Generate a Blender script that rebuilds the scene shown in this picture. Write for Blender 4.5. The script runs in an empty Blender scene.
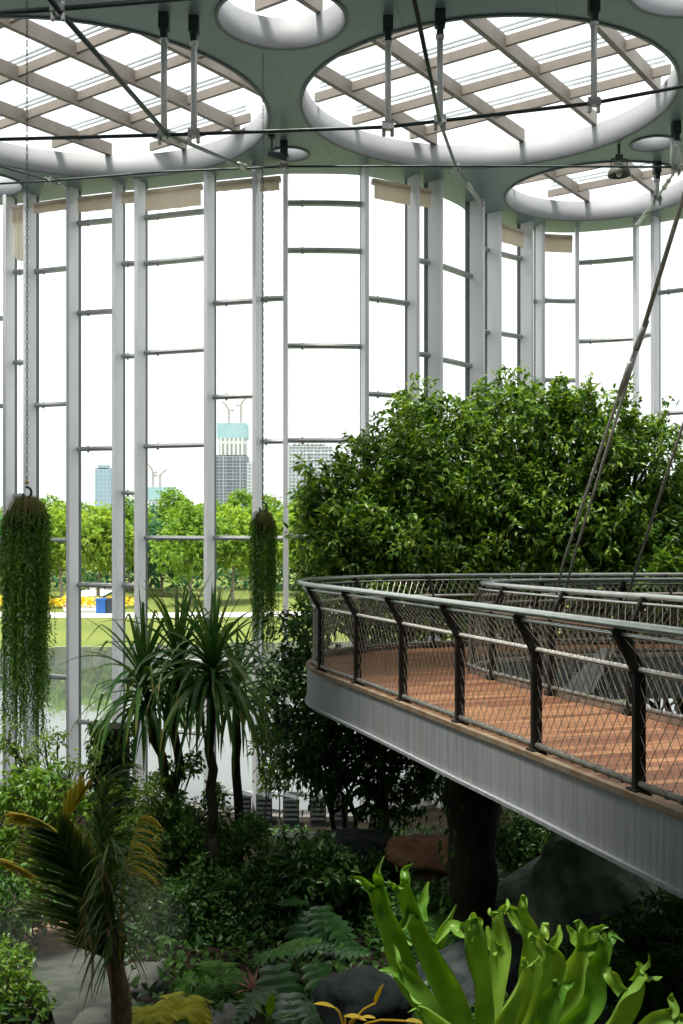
import bpy, math, random
import numpy as np
from mathutils import Vector, noise as mnoise

# ------------------------------------------------------------------ camera, world, sun, exposure
scene = bpy.context.scene
C = scene.collection
CZ = 6.6            # eye height above the ground at the foot of the glass wall
F = 1015.0          # focal length in pixels of a 683 x 1024 picture
cam_d = bpy.data.cameras.new('camera'); cam = bpy.data.objects.new('camera', cam_d); C.objects.link(cam)
cam.location = (0, 0, CZ); cam.rotation_euler = (math.pi / 2, 0, 0)
cam_d.sensor_fit = 'VERTICAL'; cam_d.sensor_height = 36; cam_d.lens = F / 1024 * 36
cam_d.clip_end = 6000; cam_d.clip_start = 0.05
scene.camera = cam
scene.view_settings.view_transform = 'Standard'; scene.view_settings.look = 'None'
scene.view_settings.exposure = 0.0; scene.view_settings.gamma = 1.0
scene.view_settings.use_curve_mapping = False
W = bpy.data.worlds.new('World'); scene.world = W; W.use_nodes = True
wn = W.node_tree.nodes; wl = W.node_tree.links
for n in list(wn): wn.remove(n)
wo = wn.new('ShaderNodeOutputWorld'); bg = wn.new('ShaderNodeBackground')
tc = wn.new('ShaderNodeTexCoord'); sx = wn.new('ShaderNodeSeparateXYZ'); rp = wn.new('ShaderNodeValToRGB')
wl.new(tc.outputs['Generated'], sx.inputs[0]); wl.new(sx.outputs['Z'], rp.inputs[0])
wl.new(rp.outputs[0], bg.inputs[0]); wl.new(bg.outputs[0], wo.inputs[0])
rp.color_ramp.elements[0].position = 0.0; rp.color_ramp.elements[0].color = (0.70, 0.72, 0.73, 1)
rp.color_ramp.elements[1].position = 0.9; rp.color_ramp.elements[1].color = (1, 1, 1, 1)
bg.inputs[1].default_value = 1.9
sun_d = bpy.data.lights.new('sun', 'SUN'); sun = bpy.data.objects.new('sun', sun_d); C.objects.link(sun)
sun_d.energy = 7.0; sun_d.angle = math.radians(10); sun_d.color = (1, 0.96, 0.88)
sun.rotation_euler = Vector((0.20, 0.16, -1.0)).to_track_quat('-Z', 'Y').to_euler()
scene.cycles.max_bounces = 10; scene.cycles.transparent_max_bounces = 24
scene.cycles.transmission_bounces = 6; scene.cycles.diffuse_bounces = 4
scene.cycles.sample_clamp_indirect = 6

R = random.Random(7)
rng = np.random.default_rng(11)

# ------------------------------------------------------------------ helpers
def P(px, py, Y):
    return np.array([(px - 341.5) / F * Y, Y, CZ + (512 - py) / F * Y])

def V3(*a): return np.array(a, float)
def nrm(v):
    v = np.asarray(v, float)
    return v / np.maximum(np.linalg.norm(v, axis=-1, keepdims=True), 1e-9)

class MB:
    """collects verts and faces for ONE mesh"""
    def __init__(s): s.v = []; s.f = []; s.n = 0; s.t = []
    def add(s, v, faces, t=None):
        v = np.asarray(v, float).reshape(-1, 3)
        for fa in (faces if isinstance(faces, list) else [faces]):
            fa = np.asarray(fa, int)
            if len(fa): s.f.append(fa + s.n)
        s.v.append(v); s.n += len(v)
        s.t.append(np.zeros(len(v)) if t is None else np.asarray(t, float).ravel())
        return s
    def box(s, c, size, ax=None, ay=None, az=None):
        ax = V3(1, 0, 0) if ax is None else nrm(ax); az = V3(0, 0, 1) if az is None else nrm(az)
        ay = nrm(np.cross(az, ax)) if ay is None else nrm(ay)
        h = np.array(size) / 2
        q = np.array([[x, y, z] for z in (-1, 1) for y in (-1, 1) for x in (-1, 1)]) * h
        v = np.asarray(c) + q[:, :1] * ax + q[:, 1:2] * ay + q[:, 2:] * az
        s.add(v, np.array([[0, 2, 3, 1], [4, 5, 7, 6], [0, 1, 5, 4], [2, 6, 7, 3], [0, 4, 6, 2], [1, 3, 7, 5]]))
        return s
    def tube(s, pts, rad, sides=6, cap=True):
        pts = np.asarray(pts, float); n = len(pts)
        rad = np.full(n, rad) if np.isscalar(rad) else np.asarray(rad, float)
        tg = nrm(np.gradient(pts, axis=0))
        up = V3(0, 0, 1) if abs(tg[0][2]) < 0.9 else V3(1, 0, 0)
        v = []; x = nrm(np.cross(tg[0], up))
        for i in range(n):
            x = nrm(x - tg[i] * np.dot(x, tg[i])); y = np.cross(tg[i], x)
            a = np.arange(sides) * 2 * math.pi / sides
            v.append(pts[i] + rad[i] * (np.cos(a)[:, None] * x + np.sin(a)[:, None] * y))
        v = np.concatenate(v); fs = []
        for i in range(n - 1):
            for k in range(sides):
                fs.append([i * sides + k, i * sides + (k + 1) % sides, (i + 1) * sides + (k + 1) % sides, (i + 1) * sides + k])
        faces = [np.array(fs)]
        if cap:
            faces += [np.array([list(range(sides))[::-1]]), np.array([list(range((n - 1) * sides, n * sides))])]
        s.add(v, faces)
        return s
    def ball(s, c, r, nu=10, nv=6, sc=(1, 1, 1)):
        v = []
        for j in range(1, nv):
            th = math.pi * j / nv
            for i in range(nu):
                ph = 2 * math.pi * i / nu
                v.append([math.sin(th) * math.cos(ph), math.sin(th) * math.sin(ph), math.cos(th)])
        v += [[0, 0, 1], [0, 0, -1]]; q = []; t = []
        for j in range(nv - 2):
            for i in range(nu): q.append([j * nu + i, (j + 1) * nu + i, (j + 1) * nu + (i + 1) % nu, j * nu + (i + 1) % nu])
        T = (nv - 1) * nu
        for i in range(nu):
            t.append([T, i, (i + 1) % nu]); t.append([T + 1, (nv - 2) * nu + (i + 1) % nu, (nv - 2) * nu + i])
        s.add(np.array(v) * r * np.array(sc) + np.asarray(c), [np.array(q), np.array(t)])
        return s
    def lathe(s, c, prof, n=48):
        """prof: list of (r, z), open or closed, revolved around z through c"""
        m = len(prof); a = np.arange(n) * 2 * math.pi / n
        v = np.concatenate([np.stack([r * np.cos(a), r * np.sin(a), np.full(n, z)], 1) for r, z in prof]) + np.asarray(c)
        fs = [[j * n + i, j * n + (i + 1) % n, (j + 1) * n + (i + 1) % n, (j + 1) * n + i] for j in range(m - 1) for i in range(n)]
        s.add(v, np.array(fs)); return s
    def build(s, name, mat, parent=None, smooth=False, loc=None):
        me = bpy.data.meshes.new(name)
        v = np.concatenate(s.v) if s.v else np.zeros((0, 3))
        off = wloc(parent) if parent is not None else V3(0, 0, 0)
        if loc is not None: off = off + np.asarray(loc, float)
        v = v - off
        loops = np.concatenate([f.ravel() for f in s.f]); tot = np.concatenate([np.full(len(f), f.shape[1]) for f in s.f])
        me.vertices.add(len(v)); me.vertices.foreach_set('co', v.ravel())
        me.loops.add(len(loops)); me.loops.foreach_set('vertex_index', loops.astype(np.int32))
        me.polygons.add(len(tot))
        me.polygons.foreach_set('loop_start', (np.cumsum(tot) - tot).astype(np.int32))
        me.polygons.foreach_set('loop_total', tot.astype(np.int32))
        me.polygons.foreach_set('use_smooth', np.full(len(tot), bool(smooth)))
        t = np.concatenate(s.t)
        if t.any():
            at = me.attributes.new('along', 'FLOAT', 'POINT'); at.data.foreach_set('value', t.astype(np.float32))
        me.update(); me.validate()
        me.materials.append(mat)
        o = bpy.data.objects.new(name, me); C.objects.link(o)
        if loc is not None: o.location = loc
        if parent is not None: o.parent = parent
        return o

def wloc(o):
    w = V3(0, 0, 0)
    while o is not None: w = w + np.array(o.location); o = o.parent
    return w

def tag(o, label, cat, group=None, kind=None):
    o['label'] = label; o['category'] = cat
    if group: o['group'] = group
    if kind: o['kind'] = kind
    return o

def thing(name, label, cat, loc=(0, 0, 0), group=None, kind=None):
    o = bpy.data.objects.new(name, None); C.objects.link(o); o.location = tuple(loc); o.empty_display_size = 0.2
    return tag(o, label, cat, group, kind)

def struct(o): o['kind'] = 'structure'; return o

def copy_tree(o, kids, parent=None):
    c = o.copy(); C.objects.link(c)
    if parent is not None: c.parent = parent
    for ch in kids.get(o.name, []): copy_tree(ch, kids, c)
    return c

def kids_of(root):
    d = {}
    def walk(o):
        d[o.name] = list(o.children)
        for c in o.children: walk(c)
    walk(root); return d

def smooth_path(pts, n):
    """Catmull-Rom through pts, n samples"""
    p = np.asarray(pts, float); m = len(p)
    q = np.vstack([2 * p[0] - p[1], p, 2 * p[-1] - p[-2]])
    out = []
    for u in np.linspace(0, m - 1, n):
        i = min(int(u), m - 2); t = u - i
        a, b, c, d = q[i], q[i + 1], q[i + 2], q[i + 3]
        out.append(0.5 * ((2 * b) + (c - a) * t + (2 * a - 5 * b + 4 * c - d) * t * t + (3 * b - a - 3 * c + d) * t ** 3))
    return np.array(out)

def resample(p, n):
    s = np.concatenate([[0], np.cumsum(np.linalg.norm(np.diff(p, axis=0), axis=1))])
    u = np.linspace(0, s[-1], n)
    return np.stack([np.interp(u, s, p[:, k]) for k in range(p.shape[1])], 1)

# ------------------------------------------------------------------ foliage generators (vectorised)
def frames(D, up=None):
    D = nrm(D); up = np.tile(V3(0, 0, 1), (len(D), 1)) if up is None else up
    x = np.cross(D, up); bad = np.linalg.norm(x, axis=1) < 1e-3; x[bad] = V3(1, 0, 0)
    x = nrm(x); return D, x, np.cross(x, D)

def add_leaves(mb, pos, D, L, Wd, bend=0.3, fold=0.25, roll=0.6):
    n = len(pos); D, x, u = frames(D)
    a = rng.normal(0, roll, n)[:, None]
    x, u = x * np.cos(a) + u * np.sin(a), -x * np.sin(a) + u * np.cos(a)
    L = np.broadcast_to(L, n)[:, None]; Wd = np.broadcast_to(Wd, n)[:, None]
    tt = [0, .28, .28, .28, .65, .65, .65, 1.0]; ww = [0, -.5, 0, .5, -.4, 0, .4, 0]
    vs = []
    for t, w in zip(tt, ww):
        vs.append(pos + D * L * t * (1 - bend * .25 * t) + x * Wd * w + u * (abs(w) * Wd * fold * 2 - bend * L * t * t))
    v = np.stack(vs, 1).reshape(-1, 3)
    b = (np.arange(n) * 8)[:, None]
    tri = np.concatenate([b + [0, 2, 1], b + [0, 3, 2], b + [4, 5, 7], b + [5, 6, 7]])
    quad = np.concatenate([b + [1, 2, 5, 4], b + [2, 3, 6, 5]])
    mb.add(v, [tri, quad], np.tile(tt, n))

def add_ribbons(mb, pos, D, L, Wd, droop=0.1, nseg=7, fold=0.3, prof=None, kink=None, side=None, twist=0.0):
    """strap leaves that start along D and sag; prof: width at each station"""
    n = len(pos); D = nrm(D); L = np.broadcast_to(L, n); Wd = np.broadcast_to(Wd, n); droop = np.broadcast_to(droop, n)
    if prof is None: prof = [0.7, 1, 1, .95, .8, .6, .35, 0.03]
    prof = np.interp(np.linspace(0, 1, nseg + 1), np.linspace(0, 1, len(prof)), prof)
    p = pos.copy(); d = D.copy()
    if side is None:
        x = np.cross(d, np.tile(V3(0, 0, 1), (n, 1))); bad = np.linalg.norm(x, axis=1) < 1e-3; x[bad] = V3(1, 0, 0)
    else: x = np.broadcast_to(side, (n, 3)).copy()
    x = nrm(x)
    if twist:
        a = rng.normal(0, twist, n)[:, None]; u = np.cross(x, d); x = x * np.cos(a) + u * np.sin(a)
    rows = []
    for k in range(nseg + 1):
        x = nrm(x - d * np.sum(x * d, 1, keepdims=True)); u = np.cross(x, d)
        w = (Wd * prof[k] / 2)[:, None]
        rows += [p - x * w + u * w * fold, p, p + x * w + u * w * fold]
        p = p + d * (L / nseg)[:, None]
        dr = droop.copy()
        if kink is not None: dr = dr + np.where(kink == k, 1.2, 0)
        d = nrm(d + V3(0, 0, -1) * dr[:, None])
    m = 3 * (nseg + 1); v = np.stack(rows, 1).reshape(-1, 3)
    b = (np.arange(n) * m)[:, None]; q = []
    for k in range(nseg):
        a = 3 * k
        q += [b + [a, a + 1, a + 4, a + 3], b + [a + 1, a + 2, a + 5, a + 4]]
    mb.add(v, np.concatenate(q), np.tile(np.repeat(np.linspace(0, 1, nseg + 1), 3), n))

def rand_dirs(n):
    return nrm(rng.normal(size=(n, 3)))

def Vector_off(i): return np.array([i * 3.1, i * 1.7, i * .9])

def blob_tips(blobs, per_m2, inner=0.35, top=0.25):
    """points near the surfaces (and some inside) of ellipsoid blobs (centre, radius, zscale), outward dirs"""
    pos = []; out = []; own = []
    for i, (c, r, zs) in enumerate(blobs):
        n = max(6, int(per_m2 * 4 * math.pi * r * r))
        d = rand_dirs(n); d[:, 2] += top; d = nrm(d)
        rr = r * np.where(rng.random(n) < inner, rng.uniform(.35, .85, n), rng.uniform(.82, 1.08, n))
        bump = 1 + .42 * np.array([mnoise.noise(Vector(q * 2.6 + Vector_off(i))) for q in d])
        p = d * (rr * bump)[:, None]; p[:, 2] *= zs
        pos.append(c + p); out.append(d); own.append(np.full(n, i))
    return np.concatenate(pos), np.concatenate(out), np.concatenate(own)

def limb(a, b, n=7, wob=.08, sag=.15):
    a = np.asarray(a, float); b = np.asarray(b, float); l = np.linalg.norm(b - a)
    t = np.linspace(0, 1, n)[:, None]
    p = a + (b - a) * t
    p[:, 2] += np.sin(t[:, 0] * math.pi) * sag * l * .5
    p[1:-1] += rng.normal(0, wob * l / n, (n - 2, 3))
    return p

def plant(name, label, cat, base, blobs, leaf_mat, bark_mat, per_m2=40, whorl=7, L=.17, Wd=.06, trunk_r=.09,
          twigs=120, bend=.35, group=None, spread=.8, trunks=1, zmin=None, inner=.35, lean=None, fork=.45, names=('trunk', 'foliage'), kind=None, sprigs=0):
    base = np.asarray(base, float)
    root = thing(name, label, cat, base, group, kind)
    blobs = [(np.asarray(b[0], float), b[1], b[2] if len(b) > 2 else .9) for b in blobs]
    cen = np.mean([b[0] for b in blobs], axis=0)
    bk = MB(); heads = []
    for k in range(trunks):
        b0 = base + (V3(R.uniform(-.25, .25), R.uniform(-.2, .2), 0) if k else 0) - V3(0, 0, .15)
        h = base + (cen - base) * fork + V3(R.uniform(-.3, .3), R.uniform(-.2, .2), 0) * (trunks > 1)
        tr = limb(b0, h, 8, .1, 0); bk.tube(tr, np.linspace(trunk_r * 1.25, trunk_r * .75, 8), 8); heads.append(h)
    ends = []
    for i, (c, r, zs) in enumerate(blobs):
        h = heads[i % len(heads)]
        l = limb(h, c, 8, .12, .1); bk.tube(l, np.linspace(trunk_r * .65, trunk_r * .22, 8), 6); ends.append(l)
    pos, out, own = blob_tips(blobs, per_m2, inner)
    if zmin is not None:
        k = pos[:, 2] > zmin; pos, out, own = pos[k], out[k], own[k]
    idx = rng.choice(len(pos), min(twigs, len(pos)), replace=False)
    for i in idx:
        l = ends[own[i]]; s = l[R.randrange(3, 8)]
        bk.tube(limb(s, pos[i], 4, .15, .05), np.linspace(trunk_r * .16 + .003, .004, 4), 4, cap=False)
    if sprigs:
        sel = np.where(out[:, 2] > -.1)[0]; sel = rng.choice(sel, sprigs)
        add = []; ao = []
        for i in sel:
            up = nrm(out[i] * .7 + V3(0, 0, .8) + rng.normal(0, .25, 3)); l = R.uniform(.2, .5); q = pos[i]
            bk.tube(np.array([q, q + up * l * .5 + rng.normal(0, .02, 3), q + up * l]), [.007, .005, .003], 4, cap=False)
            for u in np.linspace(.3, 1, 4): add.append(q + up * l * u); ao.append(up)
        pos = np.concatenate([pos, add]); out = np.concatenate([out, ao])
    bk.build(names[0], bark_mat, root, True)
    n = len(pos)
    wp = np.repeat(pos, whorl, 0) + rng.normal(0, L * .28, (n * whorl, 3))
    od = np.repeat(out, whorl, 0)
    D = od * .55 + rand_dirs(n * whorl) * spread + V3(0, 0, -.22)
    fo = MB(); m = n * whorl
    add_leaves(fo, wp, D, L * rng.uniform(.6, 1.2, m), Wd * rng.uniform(.7, 1.15, m), bend, .22, .7)
    fo.build(names[1], leaf_mat, root, False)
    return root

# ------------------------------------------------------------------ materials
M = {}
def newmat(name):
    m = bpy.data.materials.new(name); m.use_nodes = True; M[name] = m
    nt = m.node_tree
    for n in list(nt.nodes): nt.nodes.remove(n)
    out = nt.nodes.new('ShaderNodeOutputMaterial')
    return m, nt.nodes, nt.links, out

def ramp(nd, stops):
    r = nd.new('ShaderNodeValToRGB'); e = r.color_ramp.elements
    while len(e) > 1: e.remove(e[-1])
    e[0].position = stops[0][0]; e[0].color = (*stops[0][1], 1)
    for p, c in stops[1:]:
        x = e.new(p); x.color = (*c, 1)
    return r

def solid(name, c1, c2=None, scale=4.0, rough=.5, metal=0.0, bump=0.0, spec=.5, stretch=(1, 1, 1), detail=5, lo=.35, hi=.65):
    m, nd, ln, out = newmat(name)
    b = nd.new('ShaderNodeBsdfPrincipled'); ln.new(b.outputs[0], out.inputs[0])
    b.inputs['Roughness'].default_value = rough; b.inputs['Metallic'].default_value = metal
    b.inputs['Specular IOR Level'].default_value = spec
    t = nd.new('ShaderNodeTexCoord'); mp = nd.new('ShaderNodeMapping'); mp.inputs['Scale'].default_value = stretch
    nz = nd.new('ShaderNodeTexNoise'); nz.inputs['Scale'].default_value = scale; nz.inputs['Detail'].default_value = detail
    ln.new(t.outputs['Object'], mp.inputs[0]); ln.new(mp.outputs[0], nz.inputs[0])
    r = ramp(nd, [(lo, c1), (hi, c2 or tuple(x * .85 for x in c1))])
    ln.new(nz.outputs['Fac'], r.inputs[0]); ln.new(r.outputs[0], b.inputs['Base Color'])
    if bump:
        bp = nd.new('ShaderNodeBump'); bp.inputs['Strength'].default_value = bump; bp.inputs['Distance'].default_value = .05
        ln.new(nz.outputs['Fac'], bp.inputs['Height']); ln.new(bp.outputs[0], b.inputs['Normal'])
    return m

def leafmat(name, cols, tip=None, trans=.35, rough=.45, spec=.4, tip_at=.8, per_object=False):
    m, nd, ln, out = newmat(name)
    g = nd.new('ShaderNodeNewGeometry')
    r = ramp(nd, [(i / max(1, len(cols) - 1), c) for i, c in enumerate(cols)])
    if per_object:
        oi = nd.new('ShaderNodeObjectInfo'); tcx = nd.new('ShaderNodeTexCoord'); nz = nd.new('ShaderNodeTexNoise'); nz.inputs['Scale'].default_value = 14; nz.inputs['Detail'].default_value = 4
        ln.new(tcx.outputs['Object'], nz.inputs[0]); md = nd.new('ShaderNodeMath'); md.operation = 'MULTIPLY_ADD'; md.inputs[1].default_value = .9; ln.new(nz.outputs['Fac'], md.inputs[0])
        m0 = nd.new('ShaderNodeMath'); m0.operation = 'MULTIPLY_ADD'; m0.inputs[1].default_value = .7; m0.inputs[2].default_value = -.3; ln.new(oi.outputs['Random'], m0.inputs[0]); ln.new(m0.outputs[0], md.inputs[2]); ln.new(md.outputs[0], r.inputs[0])
    else: ln.new(g.outputs['Random Per Island'], r.inputs[0])
    col = r.outputs[0]
    if tip:
        at = nd.new('ShaderNodeAttribute'); at.attribute_name = 'along'
        mr = nd.new('ShaderNodeMapRange'); mr.inputs[1].default_value = tip_at; mr.inputs[2].default_value = 1.0
        ln.new(at.outputs['Fac'], mr.inputs[0])
        mul = nd.new('ShaderNodeMath'); mul.operation = 'MULTIPLY'; ln.new(mr.outputs[0], mul.inputs[0])
        pr = nd.new('ShaderNodeMath'); pr.operation = 'FRACT'; p10 = nd.new('ShaderNodeMath'); p10.operation = 'MULTIPLY'; p10.inputs[1].default_value = 17.3
        ln.new(g.outputs['Random Per Island'], p10.inputs[0]); ln.new(p10.outputs[0], pr.inputs[0]); ln.new(pr.outputs[0], mul.inputs[1])
        mx = nd.new('ShaderNodeMix'); mx.data_type = 'RGBA'
        ln.new(mul.outputs[0], mx.inputs[0]); ln.new(col, mx.inputs[6]); mx.inputs[7].default_value = (*tip, 1); col = mx.outputs[2]
    b = nd.new('ShaderNodeBsdfPrincipled'); b.inputs['Roughness'].default_value = rough; b.inputs['Specular IOR Level'].default_value = spec
    tl = nd.new('ShaderNodeBsdfTranslucent'); ms = nd.new('ShaderNodeMixShader'); ms.inputs[0].default_value = trans
    hs = nd.new('ShaderNodeHueSaturation'); hs.inputs['Hue'].default_value = .485; hs.inputs['Saturation'].default_value = 1.1; hs.inputs['Value'].default_value = 1.5
    ln.new(col, hs.inputs['Color']); ln.new(hs.outputs[0], tl.inputs[0])
    ln.new(col, b.inputs['Base Color']); ln.new(b.outputs[0], ms.inputs[1]); ln.new(tl.outputs[0], ms.inputs[2]); ln.new(ms.outputs[0], out.inputs[0])
    return m

def glassmat(name, tint=(.95, .98, .97), k=.9):
    m, nd, ln, out = newmat(name)
    tr = nd.new('ShaderNodeBsdfTransparent'); tr.inputs[0].default_value = (*tint, 1)
    gl = nd.new('ShaderNodeBsdfGlossy'); gl.inputs['Roughness'].default_value = .0
    fr = nd.new('ShaderNodeFresnel'); fr.inputs[0].default_value = 1.35
    mu = nd.new('ShaderNodeMath'); mu.operation = 'MULTIPLY'; mu.inputs[1].default_value = k
    ms = nd.new('ShaderNodeMixShader'); ln.new(fr.outputs[0], mu.inputs[0]); ln.new(mu.outputs[0], ms.inputs[0])
    ln.new(tr.outputs[0], ms.inputs[1]); ln.new(gl.outputs[0], ms.inputs[2]); ln.new(ms.outputs[0], out.inputs[0])
    return m

def plankmat(name):
    m, nd, ln, out = newmat(name)
    b = nd.new('ShaderNodeBsdfPrincipled'); ln.new(b.outputs[0], out.inputs[0]); b.inputs['Roughness'].default_value = .42
    t = nd.new('ShaderNodeTexCoord'); mp = nd.new('ShaderNodeMapping'); mp.inputs['Rotation'].default_value = (0, 0, -math.radians(17))
    ln.new(t.outputs['Object'], mp.inputs[0])
    br = nd.new('ShaderNodeTexBrick'); br.offset = .5
    br.inputs['Scale'].default_value = 1; br.inputs['Brick Width'].default_value = 1.9; br.inputs['Row Height'].default_value = .125
    br.inputs['Mortar Size'].default_value = .007; br.inputs['Mortar Smooth'].default_value = .1; br.inputs['Bias'].default_value = 0
    br.inputs['Color1'].default_value = (.145, .058, .030, 1); br.inputs['Color2'].default_value = (.36, .185, .095, 1); br.inputs['Mortar'].default_value = (.05, .022, .014, 1)
    ln.new(mp.outputs[0], br.inputs[0])
    m2 = nd.new('ShaderNodeMapping'); m2.inputs['Scale'].default_value = (1.2, 26, 1); ln.new(mp.outputs[0], m2.inputs[0])
    nz = nd.new('ShaderNodeTexNoise'); nz.inputs['Scale'].default_value = 1.5; nz.inputs['Detail'].default_value = 6; ln.new(m2.outputs[0], nz.inputs[0])
    r = ramp(nd, [(.3, (.5, .47, .45)), (.7, (1.25, 1.2, 1.12))]); ln.new(nz.outputs['Fac'], r.inputs[0])
    mx = nd.new('ShaderNodeMix'); mx.data_type = 'RGBA'; mx.blend_type = 'MULTIPLY'; mx.inputs[0].default_value = 1
    ln.new(br.outputs['Color'], mx.inputs[6]); ln.new(r.outputs[0], mx.inputs[7]); ln.new(mx.outputs[2], b.inputs['Base Color'])
    return m

def ceilmat(name):
    m, nd, ln, out = newmat(name)
    b = nd.new('ShaderNodeBsdfPrincipled'); ln.new(b.outputs[0], out.inputs[0]); b.inputs['Roughness'].default_value = .38; b.inputs['Metallic'].default_value = .25
    t = nd.new('ShaderNodeTexCoord'); mp = nd.new('ShaderNodeMapping'); mp.inputs['Rotation'].default_value = (0, 0, math.radians(12))
    ln.new(t.outputs['Object'], mp.inputs[0])
    br = nd.new('ShaderNodeTexBrick'); br.offset = 0
    br.inputs['Scale'].default_value = 1; br.inputs['Brick Width'].default_value = 2.3; br.inputs['Row Height'].default_value = 1.9
    br.inputs['Mortar Size'].default_value = .012; br.inputs['Mortar Smooth'].default_value = .2
    br.inputs['Color1'].default_value = (.19, .262, .268, 1); br.inputs['Color2'].default_value = (.22, .292, .298, 1); br.inputs['Mortar'].default_value = (.16, .21, .20, 1)
    ln.new(mp.outputs[0], br.inputs[0]); ln.new(br.outputs['Color'], b.inputs['Base Color'])
    return m

def towermat(name, wall, dark, bw, rh, mortar):
    m, nd, ln, out = newmat(name)
    b = nd.new('ShaderNodeBsdfPrincipled'); ln.new(b.outputs[0], out.inputs[0]); b.inputs['Roughness'].default_value = .7
    t = nd.new('ShaderNodeTexCoord'); s = nd.new('ShaderNodeSeparateXYZ'); ln.new(t.outputs['Object'], s.inputs[0])
    ad = nd.new('ShaderNodeMath'); ad.operation = 'ADD'; ln.new(s.outputs[0], ad.inputs[0]); ln.new(s.outputs[1], ad.inputs[1])
    cx = nd.new('ShaderNodeCombineXYZ'); ln.new(ad.outputs[0], cx.inputs[0]); ln.new(s.outputs[2], cx.inputs[1])
    br = nd.new('ShaderNodeTexBrick'); br.offset = 0; br.inputs['Scale'].default_value = 1
    br.inputs['Brick Width'].default_value = bw; br.inputs['Row Height'].default_value = rh; br.inputs['Mortar Size'].default_value = mortar
    br.inputs['Mortar Smooth'].default_value = 0
    br.inputs['Color1'].default_value = (*dark, 1); br.inputs['Color2'].default_value = (*[x * .85 for x in dark], 1); br.inputs['Mortar'].default_value = (*wall, 1)
    ln.new(cx.outputs[0], br.inputs[0]); ln.new(br.outputs['Color'], b.inputs['Base Color'])
    return m

def streakmat(name):
    """grey painted steel edge beam with vertical rain streaks and a few rust runs"""
    m = solid(name, (.30, .315, .325), (.21, .225, .235), 3.0, .5, .15, 0, .5, (9, 9, .35))
    nd = m.node_tree.nodes; ln = m.node_tree.links
    b = [n for n in nd if n.type == 'BSDF_PRINCIPLED'][0]; r = b.inputs['Base Color'].links[0].from_socket
    t = [n for n in nd if n.type == 'TEX_COORD'][0]
    mp = nd.new('ShaderNodeMapping'); mp.inputs['Scale'].default_value = (5, 5, .5); ln.new(t.outputs['Object'], mp.inputs[0])
    nz = nd.new('ShaderNodeTexNoise'); nz.inputs['Scale'].default_value = 1.4; nz.inputs['Detail'].default_value = 3; ln.new(mp.outputs[0], nz.inputs[0])
    k = ramp(nd, [(.66, (0, 0, 0)), (.76, (.5, .5, .5))]); ln.new(nz.outputs['Fac'], k.inputs[0])
    mx = nd.new('ShaderNodeMix'); mx.data_type = 'RGBA'; ln.new(k.outputs[0], mx.inputs[0]); ln.new(r, mx.inputs[6]); mx.inputs[7].default_value = (.34, .25, .13, 1)
    ln.new(mx.outputs[2], b.inputs['Base Color'])
    return m

def watermat(name, col, bump=.04, scale=1.2):
    m, nd, ln, out = newmat(name)
    b = nd.new('ShaderNodeBsdfPrincipled'); ln.new(b.outputs[0], out.inputs[0])
    b.inputs['Base Color'].default_value = (*col, 1); b.inputs['Roughness'].default_value = .03; b.inputs['IOR'].default_value = 2.0
    t = nd.new('ShaderNodeTexCoord'); nz = nd.new('ShaderNodeTexNoise'); nz.inputs['Scale'].default_value = scale; nz.inputs['Detail'].default_value = 3
    ln.new(t.outputs['Object'], nz.inputs[0]); bp = nd.new('ShaderNodeBump'); bp.inputs['Strength'].default_value = bump; bp.inputs['Distance'].default_value = .2
    ln.new(nz.outputs['Fac'], bp.inputs['Height']); ln.new(bp.outputs[0], b.inputs['Normal'])
    return m

mullion_m = solid('mullion_paint', (.82, .82, .85), (.78, .78, .81), 2, .4, 0)
cap_m = solid('gasket', (.10, .115, .12), None, 3, .5)
transom_m = solid('transom_steel', (.42, .44, .43), (.36, .38, .37), 6, .4, .3)
glass_m = glassmat('clear_glass')
roofglass_m = glassmat('roof_glass', (.96, .98, .98), .5)
ceil_m = ceilmat('ceiling_panels')
ring_m = solid('white_ring', (.30, .31, .325), (.27, .28, .295), 1.5, .6)
rim_m = solid('dark_rim', (.16, .2, .2), None, 4, .5)
beam_m = solid('beam_aluminium', (.32, .275, .23), (.26, .23, .195), 3, .5, .1, 0, .4, (1, 1, 1))
railglass_m = solid('glazing_bar', (.55, .60, .62), None, 4, .4, .3)
white_tube = solid('white_tube', (.88, .88, .88), (.82, .82, .82), 5, .3, 0)
bracket_m = solid('dark_bracket', (.045, .07, .065), (.03, .05, .05), 8, .45, .3)
cable_m = solid('dark_cable', (.030, .045, .042), (.022, .034, .032), 9, .4, .3)
clamp_m = solid('cast_clamp', (.48, .48, .46), (.36, .36, .35), 12, .35, .6)
steel_m = solid('stay_steel', (.46, .48, .47), (.38, .40, .39), 9, .35, .4)
blind_m = leafmat('blind_fabric', [(.66, .61, .52), (.70, .65, .56)], None, .45, .8, .1)
rail_m = solid('handrail_steel', (.50, .54, .52), (.42, .46, .44), 8, .3, .6)
railpale_m = solid('mid_rail_steel', (.60, .57, .52), (.50, .48, .44), 8, .4, .4)
solid('toe_steel', (.17, .17, .15), (.10, .095, .08), 14, .5, .3)
post_m = solid('black_post', (.010, .010, .009), (.016, .016, .014), 8, .55, 0, 0, .25)
net_m = solid('wire_net', (.36, .34, .28), (.27, .25, .21), 6, .4, .5)
deck_m = plankmat('deck_planks')
fascia_m = streakmat('fascia_paint')
trimrust_m = solid('rusty_lip', (.22, .18, .125), (.15, .085, .04), 7, .7)
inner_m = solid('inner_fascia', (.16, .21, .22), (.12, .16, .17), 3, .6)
pier_m = solid('pier_bark', (.022, .020, .015), (.05, .045, .033), 5, .9, 0, .6, .2, (3, 3, .5))
soil_m = solid('dark_soil', (.012, .010, .007), (.032, .024, .016), 2.2, .95, 0, .5, .1)
redsoil_m = solid('red_soil', (.30, .165, .095), (.20, .10, .06), 6, .95, 0, .6, .1)
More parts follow.
